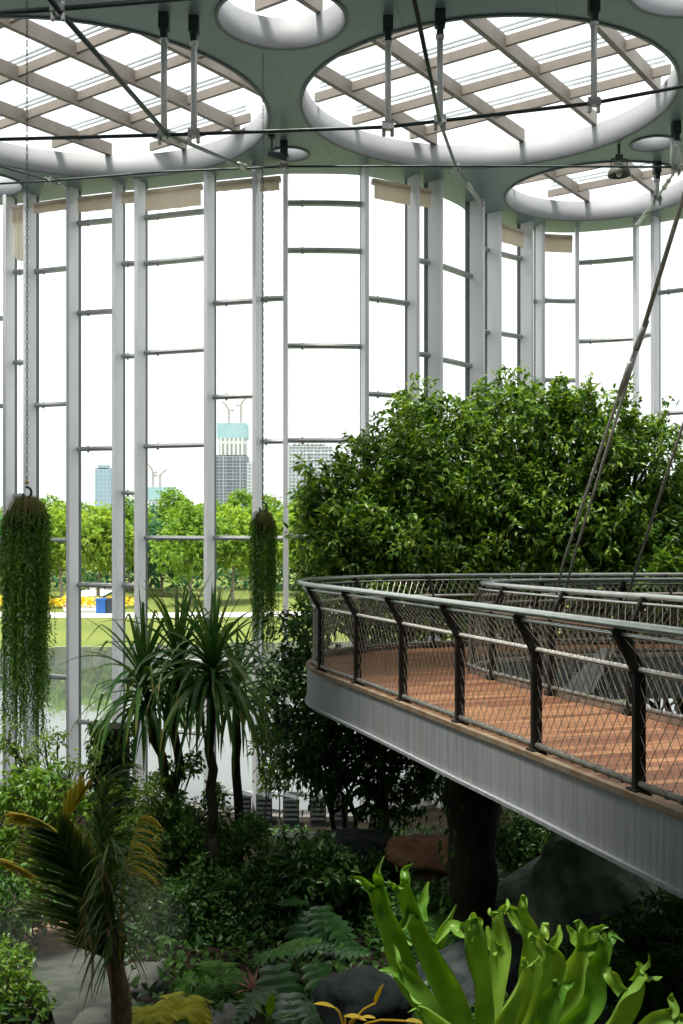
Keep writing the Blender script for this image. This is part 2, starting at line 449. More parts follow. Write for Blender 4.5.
rock_m = solid('grey_rock', (.11, .12, .12), (.055, .06, .058), 3, .85, 0, .6, .3)
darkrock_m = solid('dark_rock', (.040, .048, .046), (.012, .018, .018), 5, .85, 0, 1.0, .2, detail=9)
mossrock_m = solid('mossy_slab', (.29, .32, .26), (.10, .135, .105), 5, .85, 0, 1.0, .2, detail=9)
redrock_m = solid('brown_rock', (.26, .155, .095), (.13, .085, .055), 5, .9, 0, .7, .2)
palerock_m = solid('pale_rock', (.17, .175, .15), (.10, .11, .095), 3, .85, 0, .5, .3)
path_m = solid('wet_path', (.085, .092, .074), (.030, .038, .030), 3.5, .6, 0, .8)
bark_m = solid('dark_bark', (.030, .024, .017), (.06, .05, .036), 6, .9, 0, .5, .2, (4, 4, .8))
palebark_m = solid('grey_bark', (.20, .165, .12), (.12, .10, .075), 6, .9, 0, .4, .2, (4, 4, .8))
outbark_m = solid('pale_trunk', (.34, .30, .24), (.25, .22, .17), 4, .9)
lawn_m = solid('lawn_grass', (.165, .195, .05), (.125, .155, .042), .15, .95, 0, 0, .1)
pathway_m = solid('pale_paving', (.62, .60, .57), (.55, .53, .50), .4, .9)
lake_m = watermat('lake_water', (.07, .085, .075), .010, 1.4)
bankwall_m = solid('bank_wall', (.30, .31, .24), (.17, .20, .13), 1.2, .9, 0, .3, .2, (1, 1, .3))
yellow_m = leafmat('yellow_bloom', [(.65, .50, .03), (.80, .62, .05)], None, .2)
bin_blue = solid('bin_blue', (.02, .12, .42), None, 5, .5)
bin_dark = solid('bin_dark', (.02, .03, .05), None, 5, .5)
chain_m = solid('chain_steel', (.20, .21, .20), (.14, .15, .14), 20, .4, .6)
hook_yellow = solid('hook_yellow', (.55, .35, .02), None, 10, .5)
# leaves
L_ficus = leafmat('ficus_leaf', [(.022, .075, .010), (.042, .12, .015), (.075, .175, .022), (.14, .27, .035), (.23, .37, .05), (.34, .45, .08)], None, .36, .35, .5)
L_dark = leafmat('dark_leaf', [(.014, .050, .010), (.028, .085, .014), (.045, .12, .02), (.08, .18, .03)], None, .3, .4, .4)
L_shrub = leafmat('shrub_leaf', [(.022, .075, .010), (.040, .12, .016), (.062, .16, .022), (.11, .23, .035)], None, .34, .4, .4)
L_bright = leafmat('bright_leaf', [(.05, .125, .015), (.085, .19, .02), (.13, .25, .03), (.20, .32, .045)], None, .4, .4, .4)
L_light = leafmat('light_leaf', [(.09, .18, .03), (.14, .25, .045), (.24, .34, .08)], None, .45, .45, .3)
L_pand = leafmat('screw_pine_leaf', [(.025, .090, .018), (.042, .135, .026), (.065, .17, .034), (.10, .21, .045), (.15, .24, .05)], (.42, .26, .06), .28, .35, .5, .76)
L_palm = leafmat('palm_leaf', [(.022, .062, .012), (.042, .105, .018), (.075, .15, .028), (.13, .20, .04)], (.45, .36, .07), .3, .35, .5, .6)
L_palmy = leafmat('yellowing_palm', [(.40, .36, .05), (.58, .48, .07), (.30, .35, .06)], (.55, .42, .08), .4, .4, .4, .6)
L_dry = leafmat('dry_palm', [(.34, .22, .12), (.45, .33, .2), (.26, .15, .08)], None, .2, .8, .1)
L_stag = leafmat('staghorn_leaf', [(.05, .15, .015), (.10, .23, .025), (.17, .31, .04), (.24, .38, .06)], (.26, .18, .05), .3, .38, .5, .97, True)
L_moss = leafmat('trailing_leaf', [(.040, .13, .018), (.085, .225, .028), (.14, .30, .045), (.22, .39, .07)], None, .3, .5, .3)
L_mossdry = leafmat('dry_crown', [(.10, .13, .03), (.22, .18, .07), (.14, .18, .04)], None, .2, .8, .1)
L_mon = leafmat('monstera_leaf', [(.018, .065, .018), (.030, .095, .024), (.045, .12, .03)], None, .25, .3, .6)
L_fern = leafmat('fern_leaf', [(.03, .10, .015), (.05, .145, .02), (.09, .20, .03)], None, .35, .45, .3)
L_yfern = leafmat('yellow_fern', [(.42, .42, .03), (.58, .54, .05), (.34, .38, .03)], None, .4, .5, .3)
L_yleaf = leafmat('yellow_leaf', [(.62, .46, .04), (.72, .54, .06)], None, .3, .5, .3)
L_pink = leafmat('pink_bromeliad', [(.34, .17, .13), (.42, .24, .18), (.20, .14, .09)], None, .25, .5, .3)
L_o1 = leafmat('park_leaf_yellow', [(.22, .35, .05), (.31, .42, .065), (.16, .29, .04)], None, .4, .6, .2)
L_o2 = leafmat('park_leaf_green', [(.12, .24, .03), (.17, .30, .04), (.22, .34, .05)], None, .35, .6, .2)
L_o3 = leafmat('park_leaf_blue', [(.04, .13, .06), (.06, .16, .07), (.08, .18, .06)], None, .3, .6, .2)

# ------------------------------------------------------------------ the glass wall
ZC = CZ + 7.41                       # underside of the ceiling
D0 = 22.0
MUL = [(-82, 1.135), (-35, 1.112), (16, 1.097), (38, 1.088), (80, 1.068), (124, 1.052), (146.5, 1.046), (215, 1.020), (262, 1.006),
       (287, 1.0), (361, 1.004), (406, 1.031), (425, 1.042), (466, 1.105), (484, 1.150), (518, 1.192), (535, 1.205), (576, 1.212),
       (638, 1.188), (659.5, 1.170), (712, 1.135), (770, 1.09), (830, 1.05)]
GP = np.array([[(px - 341.5) / F * D0 * k, D0 * k] for px, k in MUL])
NM = len(GP)
PER = 8
GC = smooth_path(GP, (NM - 1) * PER + 1)          # dense plan curve of the glass
def inward(i):
    i = np.clip(i, 0, len(GC) - 1)
    a, b = GC[max(0, i - 1)], GC[min(len(GC) - 1, i + 1)]
    t = nrm(b - a); return V3(t[1], -t[0], 0), V3(t[0], t[1], 0)

wall = thing('wall_back', 'curving glass wall of pale grey steel fins at the back of the greenhouse', 'wall', (0, 22, 0)); struct(wall)
for k in range(NM):
    n, t = inward(k * PER); g = V3(GP[k][0], GP[k][1], 0)
    m = MB(); m.box(g + n * .30 + V3(0, 0, ZC / 2), (.36, .085, ZC), n, t)
    mu = m.build('mullion', mullion_m, wall)
    c = MB(); c.box(g + n * .04 + V3(0, 0, ZC / 2), (.10, .055, ZC), n, t)
    for j in range(14):
        c.ball(g + n * .09 + V3(0, 0, .6 + j * 1.03), .028, 6, 4)
    c.build('gasket_strip', cap_m, mu)
base = MB()
for i in range(len(GC) - 1):
    a, b = GC[i], GC[i + 1]; n, t = inward(i); mid = (a + b) / 2
    base.box((mid[0] + n[0] * .1, mid[1] + n[1] * .1, -.3), (np.linalg.norm(b - a) + .03, .5, .8), V3(*(b - a), 0))
base.build('base_kerb', solid('kerb_concrete', (.25, .24, .21), (.18, .17, .15), 3, .9), wall)

ZA = [CZ + 5.64 - 2.06 * j for j in range(6)]
ZB = [CZ + 6.62 - 2.06 * j for j in range(7)]
BAYROWS = {  # heights of the glazing bars, bay by bay (each bay has its own pane heights)
    1: [320, 407, 540, 676], 2: [273, 363, 496, 676], 3: [271, 405, 540, 676], 4: [223, 313, 449, 585, 722], 5: [265, 357, 493, 585, 722], 6: [216, 262, 352, 446, 538, 660, 730],
    7: [303, 397, 538, 660, 792], 8: [300, 442, 538, 660, 792], 9: [205, 252, 347, 441, 536, 660, 792], 10: [302, 396, 536, 660, 792], 11: [262, 355, 490, 620], 12: [270, 362, 490, 620],
    13: [247, 330, 450, 580], 14: [256, 335, 450, 580], 15: [302, 381, 490, 600], 16: [302, 381, 490, 600], 17: [262, 341, 450, 580], 18: [336, 450, 580], 19: [291, 413, 540]}
ORD = ['', 'first', 'second', 'third', 'fourth', 'fifth', 'sixth', 'seventh', 'eighth', 'ninth', 'tenth', 'eleventh', 'twelfth', 'thirteenth', 'fourteenth']
def bay_label(k):
    d_ = k - 9
    return 'wide central glass bay with arched bars beside the shorter hanging plant' if d_ == 0 else 'tall glass bay, %s to the %s of the wide arched central bay' % (ORD[abs(d_)], 'left' if d_ < 0 else 'right')
for k in range(NM - 1):
    seg = GC[k * PER:(k + 1) * PER + 1]; ns = [inward(k * PER + j)[0] for j in range(PER + 1)]
    w = thing('window_%d' % (k + 1), bay_label(k), 'window', (seg[4][0], seg[4][1], 0)); struct(w)
    pa = MB(); th = .02
    vin = [V3(*p, 0) + n * th for p, n in zip(seg, ns)]; vout = [V3(*p, 0) - n * th for p, n in zip(seg, ns)]
    v = vin + [q + V3(0, 0, ZC - .12) for q in vin] + [q + V3(0, 0, .1) * 0 for q in []]
    v = np.array(v); v[:PER + 1, 2] = .12
    pa.add(v, np.array([[j, j + 1, PER + 2 + j, PER + 1 + j] for j in range(PER)]))
    pa.build('pane', glass_m, w, True)
    if k in BAYROWS:
        ym = seg[4][1]; zs = [CZ + (512 - q) / F * ym for q in BAYROWS[k]]
    else: zs = ZA if k % 2 else ZB[1:]
    zs = [q for q in zs if .3 < q < ZC - .2]
    for z in zs:
        tr = MB(); c = np.array([V3(*p, z) + n * .13 for p, n in zip(seg, ns)])
        v = np.concatenate([np.concatenate([c + V3(0, 0, dz) + np.array(ns) * dn for dz, dn in ((.05, .05), (.05, -.08), (-.045, -.08), (-.045, .05), (0, .075))])])
        q = PER + 1; fs = []
        order = [0, 1, 2, 3, 4]
        for a in range(5):
            b = (a + 1) % 5
            for j in range(PER): fs.append([order[a] * q + j, order[a] * q + j + 1, order[b] * q + j + 1, order[b] * q + j])
        tr.add(v, np.array(fs))
        tr.ball(c[2] + V3(0, 0, -.06), .028, 6, 4); tr.ball(c[2] + V3(0, 0, .06), .024, 6, 4)
        tr.build('transom', transom_m, w)

# ------------------------------------------------------------------ ceiling with round skylights
SKY = [  # X, Y, R, offset of the main beams, label
    (2.62, 18.48, 3.33, -7.84, 'large round skylight over the leafy tree, widest on the right', 3),
    (-4.97, 18.80, 3.60, -14.0, 'large round skylight above the longer hanging plant', 4),
    (-0.90, 15.25, 0.95, None, 'small round skylight between the two large ones at the top edge', 1),
    (6.0, 23.6, 2.15, None, 'medium oval-looking skylight near the glass wall below the dark dome lamp', 2),
    (-1.08, 21.0, 0.38, None, 'tiny round roof light between the two large skylights by the wall', 0),
    (6.26, 20.4, 0.40, None, 'tiny round roof light beside the dark dome lamp', 0),
    (-8.05, 22.9, 0.80, None, 'small round roof light at the far left below the large skylight', 0),
    (5.05, 14.15, 1.0, None, 'small round skylight cut by the top right corner of the photo', 0),
]
from mathutils.geometry import delaunay_2d_cdt
edge = [GC[i] - inward(i)[0][:2] * .25 for i in range(len(GC))]
poly = np.array([(-26, edge[0][1] + 1), *edge, (26, edge[-1][1] + 2), (26, -14), (-26, -14)])
cv = [Vector(p) for p in poly]; ce = [(i, (i + 1) % len(poly)) for i in range(len(poly))]
holes = [(X, Y, r + .03) for X, Y, r, *_ in SKY] + [(-7.2, 9.2, 3.0), (.9, 8.6, 3.3), (8.6, 9.0, 2.6), (10.4, 16.0, 2.4), (-3.0, 2.4, 2.6)]   # extra overhead openings, added out of view to let light onto deck and plants
for X, Y, r in holes:
    n0 = len(cv); q = 96
    cv += [Vector((X + r * math.cos(t), Y + r * math.sin(t))) for t in np.linspace(0, 2 * math.pi, q + 1)[:-1]]
    ce += [(n0 + i, n0 + (i + 1) % q) for i in range(q)]
vo, _, fo, *_ = delaunay_2d_cdt(cv, ce, [], 0, 1e-5)
vo = np.array([list(v) for v in vo])
def inside(p):
    x, y = p; c = False; j = len(poly) - 1
    for i in range(len(poly)):
        if (poly[i][1] > y) != (poly[j][1] > y) and x < (poly[j][0] - poly[i][0]) * (y - poly[i][1]) / (poly[j][1] - poly[i][1]) + poly[i][0]: c = not c
        j = i
    return c
tris = []
for f in fo:
    c_ = vo[list(f)].mean(0)
    if inside(c_) and all((c_[0] - X) ** 2 + (c_[1] - Y) ** 2 > (r * .995) ** 2 for X, Y, r in holes): tris.append(list(f))
tris = np.array(tris)
cm = MB(); nv = len(vo)
cm.add(np.vstack([np.column_stack([vo, np.full(nv, ZC)]), np.column_stack([vo, np.full(nv, ZC + .4)])]), [tris[:, ::-1], tris + nv])
ne = len(poly); ring_ = np.arange(ne)
cm.add(np.vstack([np.column_stack([poly, np.full(ne, ZC)]), np.column_stack([poly, np.full(ne, ZC + .4)])]), np.stack([ring_, (ring_ + 1) % ne, (ring_ + 1) % ne + ne, ring_ + ne], 1))
for X, Y, r in holes[len(SKY):]:
    cm.lathe((X, Y, ZC), [(r, 0), (r, .4)], 48)
ceil = cm.build('ceiling', ceil_m)
tag(ceil, 'grey green metal panel ceiling pierced by round skylights', 'ceiling'); struct(ceil)
fw = MB(); fw.box((0, -13.8, ZC / 2), (52, .3, ZC)); tag(struct(fw.build('light_block_front', solid('light_block_green', (.10, .13, .09), (.05, .08, .04), 1.5, .9))), 'added unseen green wall behind the viewer that blocks outside light', 'wall')  # added out of view so light comes only through glass wall and skylights
for sd in (-1, 1):  # unseen solid sides, added to keep ambient light down
    sw = MB(); sw.box((sd * 24, 2, ZC / 2), (.3, 31, ZC)); tag(struct(sw.build('light_block_left' if sd < 0 else 'light_block_right', M['light_block_green'])), 'added unseen green side wall that blocks outside light, %s of the viewer' % ('left' if sd < 0 else 'right'), 'wall')

d1 = nrm(V3(.58, .81, 0)); d2 = nrm(V3(.81, -.58, 0))
for (X, Y, r, off, lab, lev) in SKY:
    s = thing('skylight', lab, 'skylight', (X, Y, ZC), 'round skylights in the ceiling')
    m = MB(); m.lathe((X, Y, ZC), [(r + .025, -.02), (r, -.02), (r - .01, .0), (r - .03, .46), (r + .025, .46), (r + .025, -.02)], 96)
    rg = m.build('ring', ring_m, s, True)
    e = MB(); e.lathe((X, Y, ZC), [(r + .055, -.026), (r + .005, -.026), (r + .005, -.012), (r + .055, -.004), (r + .055, -.026)], 96); e.build('ring_edge', rim_m, rg)
    g = MB(); g.lathe((X, Y, ZC), [(.001, 1.02), (r + .3, 1.02)], 48); g.build('pane', roofglass_m, s)
    if not lev: continue
    c0 = V3(X, Y, 0); oc = np.dot(d2, c0)
    sp = 1.60
    offs = [off + sp * j for j in range(-6, 7)] if off is not None else [oc + sp * j + (.55 if lev == 2 else 0) for j in range(-3, 4)]
    for o in offs:
        h = o - oc
        if abs(h) > r - .12: continue
        hl = math.sqrt((r + .02) ** 2 - h * h)
        b = MB(); b.box(c0 + d2 * h + V3(0, 0, ZC + .59), (2 * hl, .10, .26), d1); b.build('beam', beam_m, s)
    o1 = np.dot(d1, c0)
    ref = np.dot(d1, V3(2.86, 17.28, 0)) if lev != 1 else o1 + .43
    for j in range(-20, 20):
        h = ref + 1.36 * j - o1
        if abs(h) > r - .1: continue
        hl = math.sqrt((r + .02) ** 2 - h * h)
        b = MB(); b.box(c0 + d1 * h + V3(0, 0, ZC + .62), (2 * hl, .07, .17), d2)
        pu = b.build('purlin', beam_m, s)
        b = MB()
        for dz in (.80, .88): b.box(c0 + d1 * h + V3(0, 0, ZC + dz), (2 * hl - .2, .035, .03), d2)
        b.build('glazing_bar', railglass_m, pu)

# ------------------------------------------------------------------ lake, lawns, park
def flat(name, mat, x0, x1, y0, y1, z, lab, cat):
    m = MB(); m.add([[x0, y0, z], [x1, y0, z], [x1, y1, z], [x0, y1, z]], np.array([[0, 1, 2, 3]]))
    o = m.build(name, mat); tag(o, lab, cat); struct(o); return o
LZ = -.55
flat('lake', lake_m, -160, 160, 21.5, 53, LZ, 'pale still lake outside the glass wall', 'water')
lw = MB()
ys = np.linspace(51, 140, 24); xs = np.linspace(-180, 180, 40)
def shore(x): return 50.5 + 2.2 * math.sin(x * .09 + 1.0) + (1.8 if x > -6 else 0) * 0
v = []
for y in ys:
    for x in xs:
        yy = max(y, shore(x)) if y == ys[0] else y + shore(x) - 50.5
        z = -.42 + min(1, (yy - shore(x)) / 9) * .42 + .5 * max(0, (yy - 85) / 60)
        v.append([x, yy, z])
n = len(xs)
lw.add(v, np.array([[j * n + i, j * n + i + 1, (j + 1) * n + i + 1, (j + 1) * n + i] for j in range(len(ys) - 1) for i in range(n - 1)]))
tag(struct(lw.build('lawn', lawn_m, None, True)), 'bright green lawn sloping down to the lake', 'lawn')
flat('far_land', solid('far_land', (.14, .2, .06), (.1, .16, .05), .05, .95), -900, 900, 138, 1600, .25, 'distant flat green land beyond the park trees', 'land')
bw = MB()
for x in np.arange(-60, 60, .6):
    y = shore(x) - .15; h = .52 + R.uniform(-.05, .06)
    bw.box((x, y, LZ + h / 2 - .2), (.56, .18, h + .4), V3(1, .2 * math.cos(x * .09 + 1), 0))
tag(struct(bw.build('trim_lake', bankwall_m)), 'mossy stone edging along the far bank of the lake', 'edging')
pw = MB()
v = []
for x in np.linspace(-60, 60, 60):
    y = 66 + 1.3 * math.sin(x * .11); v += [[x, y - 1.5, .02], [x, y + 1.5, .03]]
pw.add(v, np.array([[2 * i, 2 * i + 2, 2 * i + 3, 2 * i + 1] for i in range(59)]))
sp = [(-17, 67, .035), (-19.5, 76, .05), (-20, 90, .3)]
p = smooth_path(sp, 12); pw.add(np.concatenate([[q + V3(-1.3, 0, .01), q + V3(1.3, 0, .01)] for q in p]), np.array([[2 * i, 2 * i + 1, 2 * i + 3, 2 * i + 2] for i in range(11)]))
tag(struct(pw.build('path', pathway_m)), 'pale paved path crossing the lawn beyond the lake', 'path')
fb = MB(); n = 500
fp = np.stack([rng.uniform(-24, -14.2, n), rng.uniform(69, 71, n), rng.uniform(.1, .55, n)], 1)
add_leaves(fb, fp, rand_dirs(n) + V3(0, 0, 1), .35, .3)
tag(fb.build('flower_bed', yellow_m), 'bed of yellow flowers beside the pale path across the lake', 'flower bed', None, 'stuff')

bn = thing('litter_bin', 'blue and black twin litter bin beside the far path', 'bin', P(107, 613, 66) * V3(1, 1, 0))
for s_, mt in ((-.55, bin_blue), (.55, bin_dark)):
    c = wloc(bn) + V3(s_ * .62, 0, 0); b = MB(); b.box(c + V3(0, 0, .45), (.62, .6, .9)); b.box(c + V3(0, 0, .94), (.68, .66, .10)); b.box(c + V3(0, -.31, .74), (.4, .03, .14))
    b.build('bin_body', mt, bn)

def park_tree(name, label, loc, h, r, lm, n=1500, L=.42):
    zb = loc[2]; x, y = loc[:2]
    bl = [((x + R.uniform(-.5, .5) * r, y + R.uniform(-.4, .4) * r, zb + h * R.uniform(.5, .72)), r * R.uniform(.5, .68), R.uniform(.8, 1.1)) for _ in range(5)]
    bl.append(((x, y, zb + h - r * .55), r * .55, 1.0))
    return plant(name, label, 'tree', loc, bl, lm, outbark_m, per_m2=n / (4 * math.pi * (r * .6) ** 2 * 6) / 4, whorl=4, L=L, Wd=L * .6, trunk_r=.12, twigs=20,
                 group='park trees across the lake', inner=.3, fork=.55)
protos = []
kinds = [('park_tree', L_o1, 7.0, 3.0), ('park_tree', L_o2, 8.0, 3.2), ('park_tree', L_o3, 6.0, 2.8), ('park_tree', L_o2, 9.0, 2.6)]
tspots = [  # px, Y, kind, scale, label
    (12, 78, 2, .95, 'park tree seen left of the longer hanging plant'),
    (62, 74, 0, .98, 'yellow green park tree between the hanging plant and the second fin'),
    (52, 96, 1, .98, 'tall pale park tree behind the yellow green one beside the hanging plant'),
    (98, 76, 0, 1.0, 'yellow green park tree straight behind the blue litter bin'),
    (130, 84, 1, .95, 'mid green park tree in the narrow bay right of the litter bin'),
    (163, 80, 2, .95, 'blue green park tree left of the slim pale-trunked tree'),
    (190, 72, 1, .92, 'slim pale-trunked park tree standing on the open lawn'),
    (172, 100, 3, .95, 'tall tree behind the slim pale-trunked one below the small crane site'),
    (232, 74, 0, .98, 'yellow green park tree below the tall dark tower'),
    (240, 98, 3, .93, 'tall soft green tree right below the tall dark tower'),
    (270, 88, 1, .98, 'park tree behind the shorter hanging plant'),
    (296, 80, 0, 1.0, 'yellow green park tree right of the shorter hanging plant'),
    (305, 100, 3, .95, 'tall park tree below the pale round tower'),
    (85, 102, 1, .9, 'tall park tree behind the litter bin tree, below the pale slab tower'),
    (350, 84, 1, 1, None), (395, 92, 0, 1, None), (440, 80, 2, 1, None), (480, 96, 1, 1, None), (520, 82, 0, 1, None), (560, 90, 2, 1, None),
    (610, 80, 1, 1, None), (650, 90, 0, 1, None), (700, 84, 2, 1, None), (-40, 82, 1, 1, None), (-90, 90, 0, 1, None), (210, 105, 1, .95, None), (140, 108, 2, 1.1, None), (20, 104, 1, 1.0, None),
]
for (px, Y, kd, sc, lab) in tspots:
    lab = lab or ('park tree far across the lake hidden behind the indoor trees' if px > 320 else 'park tree in the back row across the lake')
    nm, lm, h, r = kinds[kd]
    loc = V3((px - 341.5) / F * Y, Y, .5 * max(0, (Y - 85) / 60))
    if len(protos) <= 3 and not any(q[0] == kd for q in protos):
        t = park_tree(nm, lab, loc, h, r, lm, 5200); protos.append((kd, t, kids_of(t))); 
    else:
        pr = [q for q in protos if q[0] == kd]
        if not pr:
            t = park_tree(nm, lab, loc, h, r, lm, 5200); protos.append((kd, t, kids_of(t)))
        else:
            t = copy_tree(pr[0][1], pr[0][2]); t.location = loc; t['label'] = lab; t.rotation_euler.z = R.uniform(0, 6.28)
    t.scale = (sc, sc, sc)
sh = MB(); n = 7000
hp = np.stack([rng.uniform(-60, 60, n), 86 + rng.normal(0, 1.2, n), rng.uniform(0, 2.6, n)], 1)
add_leaves(sh, hp, rand_dirs(n) + V3(0, 0, .6), .5, .35)
tag(sh.build('hedge', L_o3), 'long low hedge under the park trees across the lake', 'hedge', None, 'stuff')

# distant towers under construction
tw1 = towermat('tower_dark', (.38, .41, .47), (.08, .10, .16), 3.3, 3.2, .32)
tw2 = towermat('tower_pale', (.58, .60, .64), (.22, .26, .33), 3.6, 3.4, .6)
core_m = towermat('tower_core', (.66, .66, .66), (.22, .24, .28), 4.2, 15, 1.2)
hoard_m = solid('blue_hoarding', (.28, .48, .56), (.34, .52, .58), .1, .8)
slab_m = towermat('slab_tower', (.30, .42, .56), (.25, .36, .50), 4, 4, .5)
crane_m = solid('crane_paint', (.40, .33, .29), None, 1, .7)
TY = 1000.0
def tower(label, boxes):
    x0, x1 = boxes[0][0], boxes[0][1]
    b = P((x0 + x1) / 2, 520, TY); t = thing('tower', label, 'building', (b[0], b[1], .25))
    for (a, c, y0, y1, mt, nm, dep) in boxes:
        lo, hi = P(a, y1, TY), P(c, y0, TY); zl = lo[2] if y1 < 515 else .25
        m = MB(); w = hi[0] - lo[0]
        cx, zc = (lo[0] + hi[0]) / 2, (zl + hi[2]) / 2
        m.box((cx, TY + dep / 2, zc), (w, dep, hi[2] - zl))
        if nm == 'floors':
            nfl = int((hi[2] - zl) / 6.4)
            for k in range(nfl): m.box((cx, TY + dep / 2, zl + (k + 1) * 6.4), (w + 1.6, dep + 1.6, .8))
            for k in range(7): m.box((cx - w / 2 + w * k / 6, TY - .6, zc), (.9, .9, hi[2] - zl))
        m.build(nm, mt, t)
    return t
tower('tall dark tower under construction with pale blue top and two cranes', [(213, 246, 455, 520, tw1, 'floors', 34), (246, 252, 462, 520, tw2, 'hoist_bay', 20), (219, 245, 438, 456, core_m, 'core', 24), (217, 246, 423, 438, hoard_m, 'hoarding', 30)])
tower('pale grid tower under construction just right of the shorter hanging plant', [(289, 331, 445, 520, tw2, 'floors', 40), (292, 325, 443, 446, core_m, 'parapet', 30)])
tower('hazy plain blue slab tower far left on the skyline', [(95, 111, 468, 520, slab_m, 'shaft', 16), (98, 108, 465, 469, slab_m, 'crown', 10)])
tower('small building site topped by a blue hoarding below the left pair of cranes', [(147, 170, 487, 501, hoard_m, 'hoarding', 20), (149, 168, 500, 520, tw2, 'floors', 18)])
tower('low pale building with a pointed roof between the third and fourth fins', [(176, 203, 508, 520, slab_m, 'shaft', 16), (182, 190, 501, 509, slab_m, 'gable', 10)])
tower('low hazy block right beside the narrow bay left of the small site', [(118, 131, 502, 520, slab_m, 'shaft', 12), (121, 128, 499, 503, slab_m, 'plant_room', 8)])
def crane(label, px, ytop, ybase, jib, ang):
    b = P(px, ybase, TY + 10); top = P(px, ytop, TY + 10); t = thing('tower_crane', label, 'crane', b, 'cranes on the skyline')
    m = MB()
    for dx in (-.8, .8):
        m.tube([b + V3(dx, 0, 0), top + V3(dx, 0, 0)], .6, 4)
    k = int((top[2] - b[2]) / 2.2)
    for i in range(k): m.tube([b + V3(-.8, 0, i * 2.2), b + V3(.8, 0, (i + 1) * 2.2)], .2, 3)
    m.build('mast', crane_m, t)
    m = MB(); e = top + V3(math.cos(ang) * jib, 0, math.sin(ang) * jib)
    m.tube([top, e], .8, 4); m.tube([top + V3(0, 0, 3), e], .35, 3); m.tube([top, top + V3(0, 0, 3.5)], .4, 4)
    m.build('jib', crane_m, t)
    m = MB(); c = top - V3(math.cos(ang) * 6, 0, .5); m.tube([top, c], .4, 4); m.box(c, (2.5, 2, 2)); m.build('counterweight', crane_m, t)
crane('luffing crane on the left of the dark tower roof', 229, 410, 424, 11, 2.2)
crane('taller luffing crane on the right of the dark tower roof', 241, 405, 424, 9, 1.0)
crane('left crane above the small blue site', 153, 472, 488, 9, 2.1)
crane('right crane above the small blue site', 160, 475, 488, 9, .7)
crane('flat topped crane between the two dark towers', 275, 497, 520, 7, 3.1)
# thin haze over the far land
hz, hn, hl, ho = newmat('haze_air')
vs = hn.new('ShaderNodeVolumeScatter'); vs.inputs['Color'].default_value = (.93, .97, 1, 1); vs.inputs['Density'].default_value = .00014
hl.new(vs.outputs[0], ho.inputs['Volume'])
hb = MB(); hb.box((0, 560, 130), (1700, 780, 258)); tag(hb.build('haze', hz), 'pale haze hanging over the far land before the towers', 'haze', None, 'stuff')

# ------------------------------------------------------------------ interior ground
def gz(x, y):
    z = 2.0 - (y - 9) * .156
    z = min(2.0, max(.0, z))
    if y > 20.3: z = 0
    return z + .10 * mnoise.noise(Vector((x * .6, y * .6, 3.0))) * (1 if y < 20 else .2)
gr = MB(); xs = np.linspace(-16, 18, 70); ys = np.linspace(-6, 25.5, 64)
def fac_y(x): return float(np.interp(x, GC[:, 0], GC[:, 1]))
v = [[x, y * 1.0 if y < 20 else 20 + (y - 20) / 5.5 * (fac_y(x) - .12 - 20), 0] for y in ys for x in xs]
for q in v: q[2] = gz(q[0], q[1])
n = len(xs); gr.add(v, np.array([[j * n + i, j * n + i + 1, (j + 1) * n + i + 1, (j + 1) * n + i] for j in range(len(ys) - 1) for i in range(n - 1)]))
tag(struct(gr.build('ground', soil_m, None, True)), 'dark planting soil covering the greenhouse floor', 'ground')

# ------------------------------------------------------------------ the raised walkway
def deckz(y): return CZ - 1.88 - (y - 6.6) * .031
OUT = smooth_path([(4.15, .35), (3.22, 3.0), (1.97, 6.6), (1.52, 7.95), (1.06, 9.25), (.63, 10.5), (.19, 11.75), (-.26, 13.0), (-.42, 13.9), (-.22, 14.9), (.42, 15.75), (1.26, 16.25), (2.6, 16.6), (5, 16.9), (8, 17.1), (12, 17.0)], 220)
INN = smooth_path([(6.2, .35), (5.25, 3.3), (4.0, 7.0), (3.13, 9.3), (2.65, 10.4), (2.09, 11.9), (1.76, 12.9), (1.72, 13.5), (2.0, 14.15), (2.7, 14.6), (3.6, 14.9), (5, 15.1), (8, 15.3), (12, 15.2)], 220)
fb_ = thing('footbridge', 'curved raised walkway with red timber deck and netted railings', 'walkway', (1.5, 10.5, 2))
N = 110
o_, i_ = resample(OUT, N), resample(INN, N)
def z_(p): return np.array([deckz(q[1]) for q in p])[:, None]
ot = np.hstack([o_, z_(o_)]); it = np.hstack([i_, z_(i_)])
dk = MB(); th = V3(0, 0, .06)
dk.add(np.concatenate([ot, it, ot - th, it - th]), np.array([[k, N + k, N + k + 1, k + 1] for k in range(N - 1)] + [[2 * N + k, 2 * N + k + 1, 3 * N + k + 1, 3 * N + k] for k in range(N - 1)] +
       [[k, k + 1, 2 * N + k + 1, 2 * N + k] for k in range(N - 1)] + [[N + k, 3 * N + k, 3 * N + k + 1, N + k + 1] for k in range(N - 1)]))
dk.build('deck', deck_m, fb_)
def outn(p, sgn):
    t = nrm(np.gradient(p, axis=0)); return np.stack([-t[:, 1], t[:, 0]], 1) * sgn
def sweep(path3, nn, prof, name, mat, parent):
    """prof: list of (outward, z) closed loop"""
    m = MB(); n3 = np.hstack([nn, np.zeros((len(nn), 1))]); n = len(path3); k = len(prof)
    v = np.concatenate([path3 + n3 * a + V3(0, 0, b) for a, b in prof])
    m.add(v, np.array([[a * n + j, a * n + j + 1, ((a + 1) % k) * n + j + 1, ((a + 1) % k) * n + j] for a in range(k) for j in range(n - 1)]))
    return m.build(name, mat, parent)
on = outn(o_, 1); inn_ = outn(i_, -1)
eb = sweep(ot, on, [(0, .02), (.05, .02), (.05, -.43), (.085, -.43), (.085, -.46), (-.25, -.46), (-.25, -.43), (0, -.43)], 'edge_beam', fascia_m, fb_)
